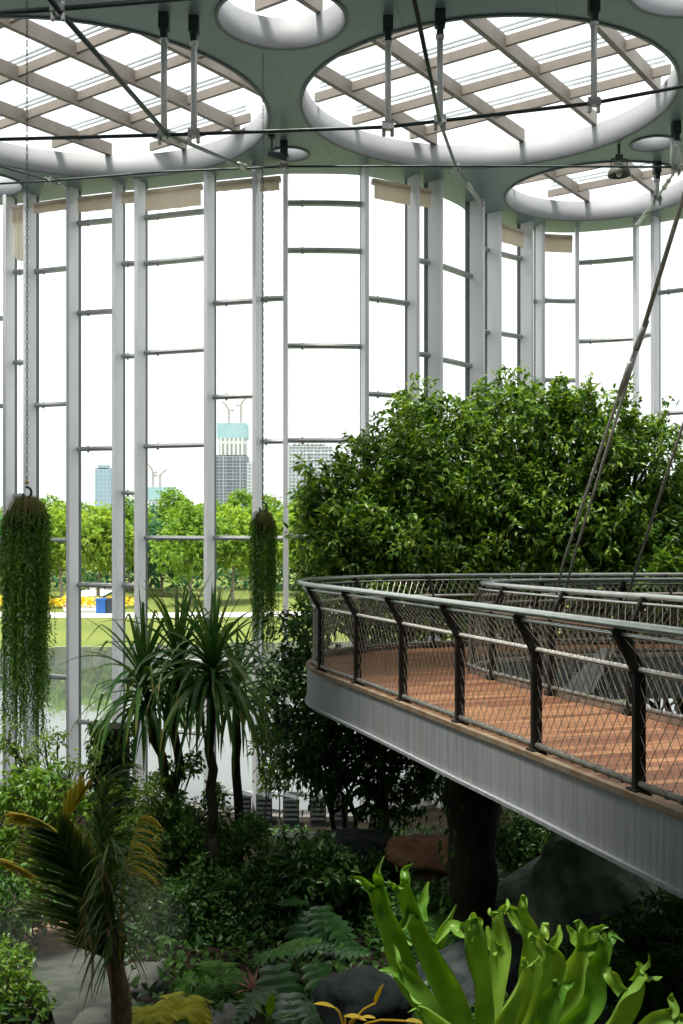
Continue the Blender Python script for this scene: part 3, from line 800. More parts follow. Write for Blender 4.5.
sweep(ot, on, [(.0, .045), (.062, .045), (.062, .0), (.0, .0)], 'beam_lip', trimrust_m, eb)
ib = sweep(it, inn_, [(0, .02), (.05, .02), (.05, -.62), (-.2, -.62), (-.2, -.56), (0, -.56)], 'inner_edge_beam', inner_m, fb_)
sweep(it, inn_, [(-.02, .05), (.06, .05), (.06, .0), (-.02, .0)], 'beam_lip', railpale_m, ib)
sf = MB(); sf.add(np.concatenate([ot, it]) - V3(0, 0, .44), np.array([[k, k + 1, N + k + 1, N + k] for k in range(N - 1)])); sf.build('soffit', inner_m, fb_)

HB, HT, LEAN = .84, 1.13, .17
def lean(h): return np.where(h < HB, 0, LEAN * (h - HB) / (HT - HB))
def railing(path, sgn, s_posts, tone, parent):
    s = np.concatenate([[0], np.cumsum(np.linalg.norm(np.diff(path, axis=0), axis=1))])
    nn = outn(path, sgn)
    def at(sv):
        sv = np.atleast_1d(sv); p = np.stack([np.interp(sv, s, path[:, 0]), np.interp(sv, s, path[:, 1])], 1)
        q = nrm(np.stack([np.interp(sv, s, nn[:, 0]), np.interp(sv, s, nn[:, 1])], 1)); return p, q
    def surf(sv, h):
        p, q = at(sv); h = np.broadcast_to(h, len(p)); xy = p + q * (lean(h) - .03)[:, None]
        return np.column_stack([xy, np.array([deckz(y) for y in p[:, 1]]) + h])
    L = s[-1]; sv = np.linspace(0, L, 180)
    m = MB(); m.tube(surf(sv, HT + .02), .030, 8); m.tube(surf(sv, HT - .05), .014, 6)
    rl = m.build('handrail', rail_m, parent, True)
    m = MB(); m.tube(surf(sv, HB), .020, 8); m.build('middle_rail', railpale_m, rl, True)
    m = MB(); m.tube(surf(sv, .085), .026, 8)
    for a in np.arange(0, L, .16): m.tube(surf(np.linspace(a, a + .03, 3), .085), .031, 6)
    m.build('toe_rail', M['toe_steel'], rl, True)
    for a in s_posts:
        if a > L: continue
        p, q = at(a); p = p[0]; q = V3(*q[0], 0); t = V3(-q[1], q[0], 0); z = deckz(p[1]); b = V3(p[0], p[1], z) - q * .03
        m = MB(); m.box(b + V3(0, 0, HB / 2 - .1), (.085, .036, HB + .2), q)
        top = b + q * LEAN + V3(0, 0, HT); bd = b + V3(0, 0, HB - .02); ax = nrm(top - bd)
        m.box((top + bd) / 2, (np.linalg.norm(top - bd), .036, .085), ax, t, np.cross(ax, t))
        m.box(b + V3(0, 0, .03), (.13, .1, .06), q)
        m.build('post', post_m, rl)
    net = MB(); pitch = .105; rad = .0028; H0, H1 = .085, HT - .05; rise = 1.55
    ext = (H1 - H0) / rise
    hs = np.concatenate([np.linspace(H0, HB, 6), [HB + .1, H1]])
    for fam in (1, -1):
        for a in np.arange(-ext, L + ext, pitch):
            sv2 = a + fam * (hs - H0) / rise; k = (sv2 >= 0) & (sv2 <= L)
            if k.sum() < 2: continue
            net.tube(np.concatenate([surf(x, h) for x, h in zip(sv2[k], hs[k])]), rad, 3, cap=False)
    net.build('wire_net', net_m, rl)
    return rl
def s_of(path, pt):
    s = np.concatenate([[0], np.cumsum(np.linalg.norm(np.diff(path, axis=0), axis=1))])
    return s[np.argmin(np.linalg.norm(path - np.array(pt), axis=1))]
sp6 = s_of(OUT, (1.97, 6.6)); 
railing(OUT, 1, [sp6 + .14 + 1.36 * j for j in range(-4, 14)], 0, fb_)
si = s_of(INN, (1.9, 12.5)); 
railing(INN, -1, [si + 1.36 * j for j in range(-8, 10)], 1, fb_)

# pier under the walkway
pr = thing('support_column', 'dark bark-clad column carrying the walkway beam', 'column', (1.36, 10.55, gz(1.36, 10.55)), None, 'thing')
m = MB(); zt = deckz(10.5) - .44; zb = gz(1.36, 10.55) - .1
prof = []
for j in range(15):
    t = j / 14; prof.append((.19 + .13 * t ** 1.4 + .02 * math.sin(t * 19), zb + (zt - zb) * t - 0))
m.lathe((1.36, 10.55, 0), prof, 20)
vv = m.v[0]; 
for q in vv:
    d_ = mnoise.noise(Vector(q * 4)) * .05; r_ = nrm(q[:2] - np.array([1.36, 10.55])); q[0] += r_[0] * d_; q[1] += r_[1] * d_
m.build('shaft', pier_m, pr, True)
vm = MB(); n = 260; a = rng.uniform(0, 6.28, n); hh = rng.uniform(zb, zt - .1, n)
vp = np.stack([1.36 + .31 * np.cos(a), 10.55 + .31 * np.sin(a), hh], 1); k = (a > 2.6) & (a < 4.3); vp = vp[k]
add_leaves(vm, vp, np.stack([np.cos(a[k]), np.sin(a[k]), -1.2 + 0 * a[k]], 1), .09, .05); vm.build('creeper', L_dark, pr)

# stays that hang the walkway
def stay(label, segs, foot):
    t = thing('stay_rod', label, 'stay rod', segs[0][0][0], 'steel stays holding the walkway')
    for nm, (pts, r) in zip(foot, segs):
        m = MB(); m.tube(pts, r, 8); m.build(nm, steel_m, t, True)
    return t
a0 = P(541, 652, 14.35); a0[2] = deckz(14.35) + .02; a1 = P(549, 652, 14.5); a1[2] = deckz(14.5)
jn = P(643, 330, 11.0); k_ = P(573, 560, 13.1); top = jn + (jn - k_) / np.linalg.norm(jn - k_) * 5.2
jn2 = P(634, 350, 11.1)
stay('twin steel stay rods rising to the upper right in front of the tree', [
    (np.array([jn, top]), .026), (np.array([a0, P(564, 560, 13.15), P(617, 400, 11.5), jn2]), .017), (np.array([a1, k_, P(622, 400, 11.4), jn]), .018),
    (np.array([P(646.5, 320, 10.95), P(636, 350, 11.1)]), .036), (np.array([P(630, 362, 11.15), P(620, 393, 11.4)]), .030)], ['upper_rod', 'rod', 'rod', 'coupler', 'coupler'])
b0 = P(604, 656, 14.7); b0[2] = deckz(14.7) - .1
q1 = P(683, 425, 10.9)
stay('single thin stay rod crossing the right edge of the photo', [(np.array([b0, q1 + (q1 - b0) * .8]), .017), (np.array([b0, b0 + nrm(q1 - b0) * .5]), .026)], ['rod', 'socket'])
for px, Y in ((585, 14.95),):
    c = P(px, 668, 14.78)
    ap = thing('anchor_plate', 'grey triangular anchor plate on the inner walkway beam', 'plate', c)
    m = MB(); w = .33
    m.add([c + V3(-.1, 0, .28) + V3(.35, 0, 0), c + V3(.42, -.02, .28), c + V3(.05, -.25, -.32), c + V3(-.45, -.25, -.32),
           c + V3(.25, .05, .28), c + V3(.42, .05, .28), c + V3(.05, -.16, -.36), c + V3(-.45, -.16, -.36)],
          np.array([[0, 3, 2, 1], [4, 5, 6, 7], [0, 1, 5, 4], [1, 2, 6, 5], [2, 3, 7, 6], [3, 0, 4, 7]]))
    m.build('plate', steel_m, ap)

# ------------------------------------------------------------------ ceiling cables, struts, lamps, blinds
def clamp(c, r, parent, name='clamp'):
    m = MB(); m.box(c, (r * 3.4, r * 2.4, r * 1.6)); m.tube([c - V3(r * 1.2, 0, r * 2.2), c - V3(r * 1.2, 0, -r * 1.6)], r * .55, 8); m.tube([c + V3(r * 1.2, 0, -r * 2.2), c + V3(r * 1.2, 0, r * 1.6)], r * .55, 8)
    m.ball(c - V3(r * 1.2, 0, r * 2.3), r * .6, 8, 5); m.ball(c + V3(r * 1.2, 0, -r * 2.3), r * .6, 8, 5)
    return m.build(name, clamp_m, parent)
def cable(label, pts, r, nodes=(), turn=(), mat=None):
    pts = np.array(pts); t = thing('tension_cable', label, 'cable', pts[0], 'tension cables under the ceiling')
    m = MB(); m.tube(pts, r, 8); m.build('rod', mat or cable_m, t, True)
    for n in nodes: clamp(pts[n], max(.04, r * 1.6), t)
    for (i, u0, u1) in turn:
        a, b = pts[i], pts[i + 1]; m = MB(); c0, c1 = a + (b - a) * u0, a + (b - a) * u1
        m.tube(np.array([c0, c0 + (c1 - c0) * .2, c0 + (c1 - c0) * .5, c0 + (c1 - c0) * .8, c1]), [r * 1.1, r * 2.0, r * 1.6, r * 2.0, r * 1.1], 8); m.ball(c1, r * 2.3, 8, 6); m.build('turnbuckle', clamp_m, t, True)
    return t
def gtop(k, up=-.1): n, _ = inward(k * PER); return V3(GP[k][0], GP[k][1], ZC + up) + n * .45
zc_ = CZ + 5.6
chordpts = [P(-40, 140.5, 15.0), P(164, 135, 15.1), P(194, 134, 15.2), P(388, 127, 15.2), P(440, 121, 15.0), P(594, 103, 14.6), P(760, 72, 14.0)]
cable('long black cable running across the picture through the tube ends', chordpts, .028)
cable('black cable falling from the top left corner clamp to the glass wall', [P(20, -40, 10.6), P(60, 12, 11.3), P(167, 134, 15.05), P(246, 168, 20.6), gtop(8)], .034, [], [(2, .86, .98), (3, .25, .75)])
cable('thin black cable across the very top left corner', [P(-40, 15, 11.2), P(58, 9, 11.3), P(260, -8, 11.6)], .030, [1])
cable('black cable falling steeply from the top edge between the middle tubes', [P(408, -30, 10.6), P(440, 122, 15.0), P(456, 167, 20.1), gtop(13, -.15)], .028, [2], [(2, .35, .9)])
cable('straight black cable along the glass wall just under the ceiling', [P(-40, 186, 21.2), P(48, 181, 21.2), P(160, 172, 20.8), P(284, 166.5, 20.3), P(456, 166, 20.0), P(676, 167, 19.3), P(760, 168, 19.0)], .022, [])
cable('thin cable with turnbuckle in the far left corner under the roof light', [P(-30, 158, 18.5), P(48, 180, 21.2), gtop(4, -.05)], .020, [1], [(1, .5, .95)])
cable('short cable with turnbuckles at the right edge under the dome lamp', [P(740, 120, 17.5), P(676, 170, 19.3), P(657, 198, 21.5), gtop(18, -.2)], .024, [1], [(0, .75, .9), (1, .3, .6), (2, .4, .9)], steel_m)
def strut(label, px, ybot, Y, r=.048, twin=False):
    b = P(px, ybot, Y); t = thing('hanger_tube', label, 'tube', (b[0], b[1], ZC), 'white tubes hanging from the ceiling')
    h = V3(b[0], b[1], ZC)
    m = MB(); m.box(h - V3(0, 0, .12), (.15, .15, .24)); m.box(h - V3(0, 0, .30), (.09, .16, .14)); m.ball(h - V3(0, 0, .36), .06, 8, 6); m.build('bracket', bracket_m, t)
    m = MB()
    for dx in ((-.07, .07) if twin else (0,)): m.tube([b + V3(dx, 0, .05), h + V3(dx, 0, -.32)], r * (.7 if twin else 1), 12)
    m.tube([h - V3(0, 0, .36), h - V3(0, 0, .42)], r * 1.35, 12); m.build('tube', white_tube, t, True)
    clamp(b, .052, t)
strut('left tube of the pair before the left skylight', 164, 135, 15.1)
strut('right tube of the pair before the left skylight', 194, 134, 15.2)
strut('left tube of the pair before the right skylight', 388, 127, 15.2)
strut('right tube of the pair before the right skylight, by the steep cable', 440, 121, 15.0)
strut('single tube at the far right side of the right skylight', 594, 103, 14.6)
strut('short tube in front of the tiny central roof light', 284, 166.5, 20.3, .05)
strut('double tube beside the tiny roof light at the right edge', 676, 167, 19.3, .06, True)
strut('short tube under the tiny right roof light near the short cable', 657, 199, 21.5, .05)

# dome lamp
lm_ = P(619, 141, 20.5)
dl = thing('dome_lamp', 'dark dome lamp hanging from the ceiling beside the tiny roof light', 'lamp', (lm_[0], lm_[1], ZC))
c = V3(lm_[0], lm_[1], ZC)
m = MB(); m.tube([c, c - V3(0, 0, .22)], .03, 8); m.box(c - V3(0, 0, .26), (.14, .08, .12)); m.tube([c + V3(-.16, 0, -.42), c + V3(-.16, 0, -.28), c + V3(.16, 0, -.28), c + V3(.16, 0, -.42)], .015, 6); m.build('bracket', bracket_m, dl)
m = MB(); m.lathe(c - V3(0, 0, .62), [(.22, 0), (.23, .02), (.21, .10), (.15, .18), (.07, .23), (.001, .24)], 24); m.lathe(c - V3(0, 0, .61), [(.21, 0), (.19, .08), (.13, .16), (.001, .21)], 24); m.build('shade', solid('lamp_green', (.10, .13, .11), (.15, .14, .10), 5, .5), dl, True)
m = MB(); m.ball(c - V3(0, 0, .58), .06, 10, 8); m.build('bulb', white_tube, dl, True)
for (px, py, Y, lab) in ((403 * .25 + 171, 122, 20.0, 'small dark spotlight on the ceiling beside the central roof light'),):
    h = P(px, py, Y); h[2] = ZC
    sl = thing('spotlight', lab, 'lamp', h)
    m = MB(); m.tube([h, h - V3(0, 0, .3)], .02, 6); m.box(h - V3(0, 0, .02), (.14, .14, .05)); m.build('stem', bracket_m, sl)
    m = MB(); m.tube([h + V3(-.06, 0, -.34), h + V3(.32, -.05, -.45)], [.05, .075], 10); m.build('head', bracket_m, sl)

blinds = [(2, .35, 'roller blind at the far left bay, with a loose sagging end'), (3, .2, 'roller blind in the bay above the longer hanging plant chain'), (4, .30, 'roller blind rolled up under the left cable end'),
          (5, .2, 'narrow roller blind left of the wide one on the left'), (6, .42, 'wide roller blind half let down under the left skylight'), (7, .16, 'dark edged roller blind left of the chain of the shorter hanging plant'),
          (8, .25, 'short roller blind beside the central short tube'), (10, .38, 'wide cream roller blind right of the arched bay'), (11, .36, 'narrow cream roller blind beside the wide one on its left'),
          (14, .40, 'slanting roller blind in the corner bay behind the fins'), (16, .40, 'cream roller blind under the medium skylight')]
for k, drop, lab in blinds:
    n, t = inward(k * PER + 4)
    seg = np.array([V3(*GC[k * PER + j], 0) + inward(k * PER + j)[0] * .26 for j in range(1, PER)])
    a = seg[0] + V3(0, 0, ZC - .28); b = seg[-1] + V3(0, 0, ZC - .28)
    rb = thing('roller_blind', lab, 'blind', (a + b) / 2, 'roller blinds along the top of the glass wall')
    m = MB(); m.tube([a, b], .075, 10); m.build('roll', blind_m, rb, True)
    m = MB(); q = 9; v = []
    for j in range(q):
        p = a + (b - a) * j / (q - 1) + n * .06
        v += [p, p - V3(0, 0, drop) + n * .02 * math.sin(j * 2.1), p - V3(0, 0, drop) - n * .012 + n * .02 * math.sin(j * 2.1), p - n * .012]
    m.add(v, np.array([[4 * j + a_, 4 * j + (a_ + 1) % 4, 4 * (j + 1) + (a_ + 1) % 4, 4 * (j + 1) + a_] for j in range(q - 1) for a_ in range(4)])); m.build('fabric', blind_m, rb)
    if k == 2:
        m = MB(); v = []
        for j in range(9):
            u = j / 8; p = a + (b - a) * u * .9; sag = .9 + .35 * math.sin(u * math.pi); v += [p + V3(0, 0, -.1) - n * .0, p + V3(0, 0, -sag) + n * .1 * math.sin(u * 7)]
        m.add(v, np.array([[2 * j, 2 * j + 1, 2 * j + 3, 2 * j + 2] for j in range(8)])); m.build('loose_cloth', blind_m, rb)

# ------------------------------------------------------------------ hanging plants
def chain(name, top, bot, parent, r=.010):
    m = MB(); L = top[2] - bot[2]; n = int(L / .065)
    for j in range(n):
        c = top - V3(0, 0, (j + .5) * L / n); h = L / n * .62; w = r * 1.6; ax = V3(1, 0, 0) if j % 2 else V3(0, 1, 0)
        a = np.linspace(0, 2 * math.pi, 9)
        m.tube([c + ax * math.cos(q) * w + V3(0, 0, math.sin(q) * h) for q in a], r * .45, 4, cap=False)
    return m.build(name, chain_m, parent)
def hanging(label, px, ytop, ybot, wpx, Y, strands, seed_tail):
    h = P(px, ytop, Y); w = wpx / F * Y / 2; Ln = (ybot - ytop) / F * Y
    t = thing('hanging_plant', label, 'hanging plant', (h[0], h[1], ZC), 'trailing plants hung on chains')
    chain('chain', V3(h[0], h[1], ZC), h + V3(0, 0, .22), t)
    m = MB(); c = h + V3(0, 0, .17); m.ball(c + V3(0, 0, .10), .028, 8, 6); m.build('swivel', hook_yellow, t)
    m = MB(); a = np.linspace(math.pi * .6, -math.pi * .95, 12); m.tube([c + V3(.06 * math.cos(q), 0, -.04 + .075 * math.sin(q)) for q in a], .018, 6); m.build('hook', bracket_m, t, True)
    m = MB(); m.ball(h - V3(0, 0, w * .9), w * .85, 12, 8); m.build('basket', soil_m, t)
    # stems
    n = strands; ang = rng.uniform(0, 2 * math.pi, n); rr = w * np.sqrt(rng.uniform(.12, 1.0, n))
    ln = Ln * (1 - .62 * rng.random(n) ** 1.3); ln[rng.random(n) < .25] *= rng.uniform(.85, 1.0)
    lf = MB(); top = MB(); pos = []; D = []
    st = MB()
    for k in range(n):
        ca, sa = math.cos(ang[k]), math.sin(ang[k]); r = rr[k]
        zt = -w * (1 - math.sqrt(max(0, 1 - (r / w * .96) ** 2))) * 1.15
        m_ = int(ln[k] / .028)
        zz = np.linspace(zt, -ln[k], max(4, m_))
        sw = 1 - .35 * (np.abs(zz) / Ln) * rng.random()
        wig = .012 * np.cumsum(rng.normal(0, .35, len(zz)))
        pp = np.stack([h[0] + ca * r * sw + wig, h[1] + sa * r * sw + wig * .6, h[2] + zz], 1)
        if k % 3 == 0: st.tube(pp[::max(1, len(pp) // 14)], .004, 3, cap=False)
        pos.append(pp); d = rand_dirs(len(pp)) * .8 + V3(ca * .3, sa * .3, -.75); D.append(d)
    pos = np.concatenate(pos); D = np.concatenate(D); m_ = len(pos)
    add_leaves(lf, pos, D, rng.uniform(.035, .065, m_), rng.uniform(.012, .02, m_), .2, .2, 1.0)
    fo = lf.build('foliage', L_moss, t); st.build('stem', L_mossdry, fo)
    n = 260; ph = rng.uniform(0, 6.28, n); el = rng.uniform(.1, 1, n)
    p0 = np.stack([h[0] + 0 * ph, h[1] + 0 * ph, h[2] + .02 + 0 * ph], 1) + rng.normal(0, .02, (n, 3))
    add_ribbons(top, p0, np.stack([np.cos(ph), np.sin(ph), el * .8], 1), w * 1.5, .012, .5, 8, .2)
    top.build('crown_stems', L_mossdry, t)
    return t
hanging('longer and wider trailing plant hanging on a chain at the left edge', 27, 502, 752, 49, 14.0, 300, 0)
hanging('shorter and narrower trailing plant hanging left of the tree', 263, 515, 655, 27, 16.4, 150, 1)

# ------------------------------------------------------------------ indoor trees
def B(px, py, Y, rpx, zs=.95): return (P(px, py, Y), rpx / F * Y, zs)
def G(px, Y): x = (px - 341.5) / F * Y; return V3(x, Y, gz(x, Y))
BR = [B(455, 455, 18.6, 52), B(520, 440, 18.9, 58), B(585, 440, 18.7, 54), B(640, 465, 18.6, 46), B(500, 520, 18.4, 64), B(570, 520, 18.5, 66), B(640, 540, 18.7, 55), B(440, 530, 18.3, 55), B(540, 590, 18.6, 60), B(470, 600, 18.6, 50), B(620, 600, 18.8, 55), B(415, 425, 18.7, 26), B(670, 520, 18.8, 38)]
plant('shade_tree', 'tall bushy green tree behind the walkway under the right skylight', 'tree', G(540, 18.7), BR, L_ficus, bark_m, 30, 7, .165, .060, .12, 600, .4, 'indoor trees behind the walkway', .8, sprigs=420)
BL = [B(350, 505, 17.6, 42), B(395, 475, 17.8, 44), B(330, 545, 17.4, 36), B(385, 545, 17.4, 54), B(430, 500, 17.8, 40), B(345, 600, 17.3, 45), B(400, 610, 17.4, 50), B(310, 500, 17.5, 16), B(440, 580, 17.6, 45)]
plant('shade_tree', 'smaller green tree on the left, its crown just behind the walkway tip', 'tree', G(385, 17.5), BL, L_ficus, bark_m, 32, 7, .16, .058, .09, 420, .4, 'indoor trees behind the walkway', .8, sprigs=260)
BS = [B(300, 640, 16.0, 32), B(290, 690, 15.8, 34), B(325, 700, 15.8, 42), B(300, 745, 15.6, 42), B(350, 750, 15.6, 46), B(385, 710, 15.8, 46), B(400, 765, 15.6, 40), B(325, 770, 15.4, 34), B(385, 805, 15.4, 28), B(425, 790, 15.5, 24), B(420, 745, 15.7, 30)]
plant('understorey_tree', 'dark slender tree growing beneath the walkway tip', 'tree', G(345, 15.5), BS, L_dark, bark_m, 30, 7, .15, .055, .05, 260, .35, None, .9, trunks=3, zmin=1.2)
plant('understorey_tree', 'dark bushy tree at the right edge behind the walkway railing', 'tree', G(690, 18.3), [B(660, 610, 18, 45), B(700, 560, 18.3, 50), B(710, 640, 18, 60), B(640, 660, 18, 40), B(580, 650, 18.4, 40), B(740, 480, 19.5, 60)], L_dark, bark_m, 26, 7, .18, .065, .09, 120)
plant('sapling', 'young light green sapling with palmate leaves beyond the walkway at right', 'sapling', G(668, 17.6), [B(668, 572, 17.6, 16), B(655, 590, 17.6, 14), B(678, 596, 17.6, 15), B(648, 648, 17.6, 14)], L_bright, bark_m, 60, 7, .26, .06, .03, 20)

shr = [ # px centre, Y, blobs, mat, label, L
    (195, 13.2, [(165, 835, 32), (205, 832, 30), (190, 865, 44), (245, 855, 38), (155, 865, 30), (250, 832, 18), (175, 812, 18), (205, 905, 36), (255, 895, 34)], L_shrub, 'largest fine-leaved shrub in the middle below the screw pines', .078),
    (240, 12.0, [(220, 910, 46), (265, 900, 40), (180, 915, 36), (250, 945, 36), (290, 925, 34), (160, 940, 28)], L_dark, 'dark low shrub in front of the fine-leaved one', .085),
    (160, 13.0, [(170, 775, 15), (150, 795, 18), (192, 765, 12), (140, 825, 20), (215, 795, 12)], L_light, 'light feathery shrub around the foot of the screw pine trunks', .085),
    (30, 12.5, [(20, 800, 26), (50, 790, 26), (10, 850, 28), (45, 840, 30), (75, 815, 20)], L_bright, 'open leafy shrub at the left edge behind the palm', .11),
    (10, 9.6, [(8, 985, 26), (-8, 960, 24), (28, 1005, 22), (0, 1020, 28), (20, 965, 16), (40, 1022, 16)], L_bright, 'dense bright green shrub in the bottom left corner', .075),
    (20, 11.0, [(15, 905, 30), (45, 900, 24), (0, 930, 24)], L_shrub, 'dark green shrub at the left edge under the palm frond', .11),
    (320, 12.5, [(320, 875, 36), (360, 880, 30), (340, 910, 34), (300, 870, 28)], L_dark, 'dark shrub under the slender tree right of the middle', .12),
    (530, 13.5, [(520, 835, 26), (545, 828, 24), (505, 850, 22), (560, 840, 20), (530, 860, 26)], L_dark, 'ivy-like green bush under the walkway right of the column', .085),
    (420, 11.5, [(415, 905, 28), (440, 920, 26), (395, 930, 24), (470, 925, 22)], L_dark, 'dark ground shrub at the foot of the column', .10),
    (270, 16.5, [(262, 700, 16), (268, 740, 18), (275, 775, 18)], L_bright, 'sparse light green shrub beside the slender tree', .10),
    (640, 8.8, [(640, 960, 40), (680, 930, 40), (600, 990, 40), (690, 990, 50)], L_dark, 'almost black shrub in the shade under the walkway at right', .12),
]
for px, Y, bl, mt, lab, L in shr:
    g = G(px, Y)
    plant('shrub', lab, 'shrub', g, [B(a, b, Y + R.uniform(-.4, .4), r) for a, b, r in bl], mt, palebark_m if mt in (L_shrub, L_bright) else bark_m, 105 if L < .1 else 65, 6, L, L * .42, .022, 70, .3, 'shrubs on the greenhouse floor', .9, trunks=3, zmin=gz(g[0], Y) - .1, inner=.4, fork=.3)

# bare branched tree at left
plant('branching_shrub', 'thin crooked dark branches with sparse light leaves left of the screw pines', 'shrub', G(20, 13), [B(20, 765, 13, 18), B(45, 750, 13, 14), B(58, 740, 13.2, 10), B(8, 740, 13, 16), B(70, 765, 13, 10), B(35, 785, 13, 16), B(90, 760, 13, 12), B(110, 790, 13, 12)], L_light, bark_m, 60, 4, .09, .035, .03, 90, trunks=2)

# ------------------------------------------------------------------ screw pines
def screw_pine(label, base, heads, nleaf, L, mat=L_pand):
    t = thing('screw_pine', label, 'screw pine', base, 'screw pines before the glass wall')
    m = MB(); base = np.asarray(base, float)
    hc = np.mean(heads, axis=0); f = base + (hc - base) * .35
    m.tube(limb(base - V3(0, 0, .1), f, 6, .06, 0), np.linspace(.085, .066, 6), 9); m.ball(f, .072, 9, 6)
    for h in heads:
        m.tube(limb(f, h, 9, .10, .0), np.linspace(.065, .055, 9), 8)
        for j in range(5): m.tube(limb(f + V3(0, 0, .05), base + V3(R.uniform(-.35, .35), R.uniform(-.3, .3), 0), 5, .03, .1), .012, 5)
    m.build('trunk', bark_m, t, True)
    for h in heads:
        lv = MB(); n = nleaf
        ph = np.arange(n) * 2.399 + R.uniform(0, 6); el = np.linspace(1.4, -.38, n) + rng.normal(0, .12, n)
        D = np.stack([np.cos(ph) * np.cos(el), np.sin(ph) * np.cos(el), np.sin(el)], 1)
        ln = L * rng.uniform(.75, 1.15, n); dr = np.interp(el, [-.5, .5, 1.4], [.34, .24, .05]) * rng.uniform(.6, 1.3, n)
        kink = np.where(rng.random(n) < .35, rng.integers(4, 8, n), 99)
        p0 = h + D * .05 - V3(0, 0, .0) + np.stack([0 * ph, 0 * ph, np.linspace(.12, -.25, n)], 1)
        add_ribbons(lv, p0, D, ln, .068, dr, 10, .45, [.8, 1, 1, .95, .9, .8, .65, .5, .3, .02], kink, None, .25)
        lv.build('leaf_rosette', mat, t)
    return t
screw_pine('left screw pine with the drooping rosettes', G(186, 13.2), [P(143, 686, 13.2), P(178, 664, 13.4)], 74, 1.15)
screw_pine('right screw pine with the upright spiky rosette', G(212, 12.8), [P(212, 668, 12.8)], 105, 1.15)
screw_pine('small screw pine hidden between the two larger ones', G(240, 13.8), [P(236, 690, 13.8)], 46, .95)

# ivy-clad stump behind the screw pines
sb = G(112, 14.6)
sm = thing('ivy_stump', 'dark square ivy-clad post behind the left screw pine', 'post', sb)
zt = P(112, 726, 14.6)[2]
m = MB(); m.box((sb[0], sb[1], (sb[2] + zt) / 2), (.42, .42, zt - sb[2])); m.build('post', bark_m, sm)
m = MB(); n = 900; q = rng.uniform(-1, 1, (n, 3)); ax = rng.integers(0, 2, n); sg = rng.choice([-1, 1], n)
q[np.arange(n), ax] = sg * rng.uniform(.95, 1.15, n); vp = np.stack([sb[0] + q[:, 0] * .24, sb[1] + q[:, 1] * .24, sb[2] + (q[:, 2] + 1) / 2 * (zt - sb[2] + .08)], 1)
add_leaves(m, vp, np.stack([q[:, 0], q[:, 1], -.8 + 0 * ax], 1) + rand_dirs(n) * .5, .11, .06); m.build('ivy', L_dark, sm)

# ------------------------------------------------------------------ palm at lower left
PY = 8.6
pb = G(121, PY)
palm = thing('young_palm', 'young coconut palm with torn yellow-tipped fronds at lower left', 'palm', pb)
def Pp(px, py, dy=0): return P(px, py, PY + dy)
m = MB(); m.tube(smooth_path([pb - V3(0, 0, .2), Pp(121, 1000), Pp(116, 970), Pp(113, 945)], 10), np.linspace(.10, .055, 10), 10)
for k in range(7):
    a = R.uniform(-.06, .06); m.tube(smooth_path([Pp(121 + a * 100, 1015), Pp(115 + k * 1.5 - 4, 975), Pp(108 + k * 4 - 6, 940 - R.uniform(0, 20))], 6), np.linspace(.045, .012, 6), 6)
m.build('trunk', solid('palm_trunk', (.10, .075, .045), (.20, .14, .085), 9, .9, 0, .4, .2, (3, 3, 1)), palm, True)
def frond(name, pts, n, Lf, mat, dirs, droop, W=.03, nr=20, rr=.014, u0=.12):
    path = smooth_path(pts, nr); path = resample(path, nr)
    r = MB(); r.tube(path, np.linspace(rr, .004, nr), 6); rc = r.build('frond', L_palmy if mat is L_palmy else L_palm, palm, True)
    tg = nrm(np.gradient(path, axis=0)); lv = MB()
    for sgn, dvec in dirs:
        u = np.linspace(u0, .99, n); i = u * (nr - 1); k = np.clip(i.astype(int), 0, nr - 2); f = (i - k)[:, None]
        p = path[k] * (1 - f) + path[k + 1] * f; t = tg[k]
        D = np.array(dvec) + t * .75 + rng.normal(0, .07, (n, 3))
        sz = Lf * np.interp(u, [0, .25, .6, 1], [.75, 1, .95, .5]) * rng.uniform(.9, 1.08, n)
        add_ribbons(lv, p, D, sz, W, droop * rng.uniform(.7, 1.3, n), 7, .4, [.6, 1, 1, .9, .8, .55, .3, .02], None, None, .4)
    lv.build('leaflets', mat, rc)
frond('frond', [Pp(114, 965), Pp(93, 905), Pp(72, 860), Pp(58, 833)], 72, .66, L_palm, [(1, (-1, -.12, .16)), (1, (-1, -.25, -.02))], .03, .036, u0=.02)
frond('frond', [Pp(114, 962, -.05), Pp(90, 900, -.05), Pp(72, 862, -.05), Pp(58, 831, -.05)], 70, .44, L_palm, [(1, (.5, -.15, 1.2)), (1, (.7, -.25, .9))], .02, .034, u0=.15)
frond('frond', [Pp(58, 833), Pp(45, 824), Pp(22, 817)], 26, .30, L_palmy, [(1, (-.6, 0, .30)), (1, (-.6, -.1, -.1))], .05, .022)
frond('frond', [Pp(60, 830), Pp(75, 806), Pp(84, 790)], 26, .26, L_palmy, [(1, (-.35, .1, .9)), (1, (.5, 0, .8))], .03, .024)
frond('frond', [Pp(117, 965, .1), Pp(108, 880, .1), Pp(105, 810, .1), Pp(108, 775, .1), Pp(118, 768, .1)], 60, .62, L_palm, [(1, (.9, -.1, .25))], .2, .024)
frond('frond', [Pp(117, 960, .15), Pp(106, 890, .15), Pp(101, 830, .15), Pp(104, 785, .15)], 40, .34, L_palm, [(1, (-.5, .1, .7)), (1, (.6, -.1, .6))], .1, .024)
frond('frond', [Pp(119, 960, -.1), Pp(124, 880, -.1), Pp(138, 822, -.1), Pp(147, 815, -.1)], 30, .40, L_palmy, [(1, (.5, 0, -.7))], .2, .022, u0=.5)
frond('frond', [Pp(119, 965, -.1), Pp(112, 900, -.1), Pp(108, 850, -.1), Pp(112, 836, -.1)], 34, .55, L_palm, [(1, (.45, -.25, -.65)), (1, (-.05, -.25, -.8))], .2, .022)
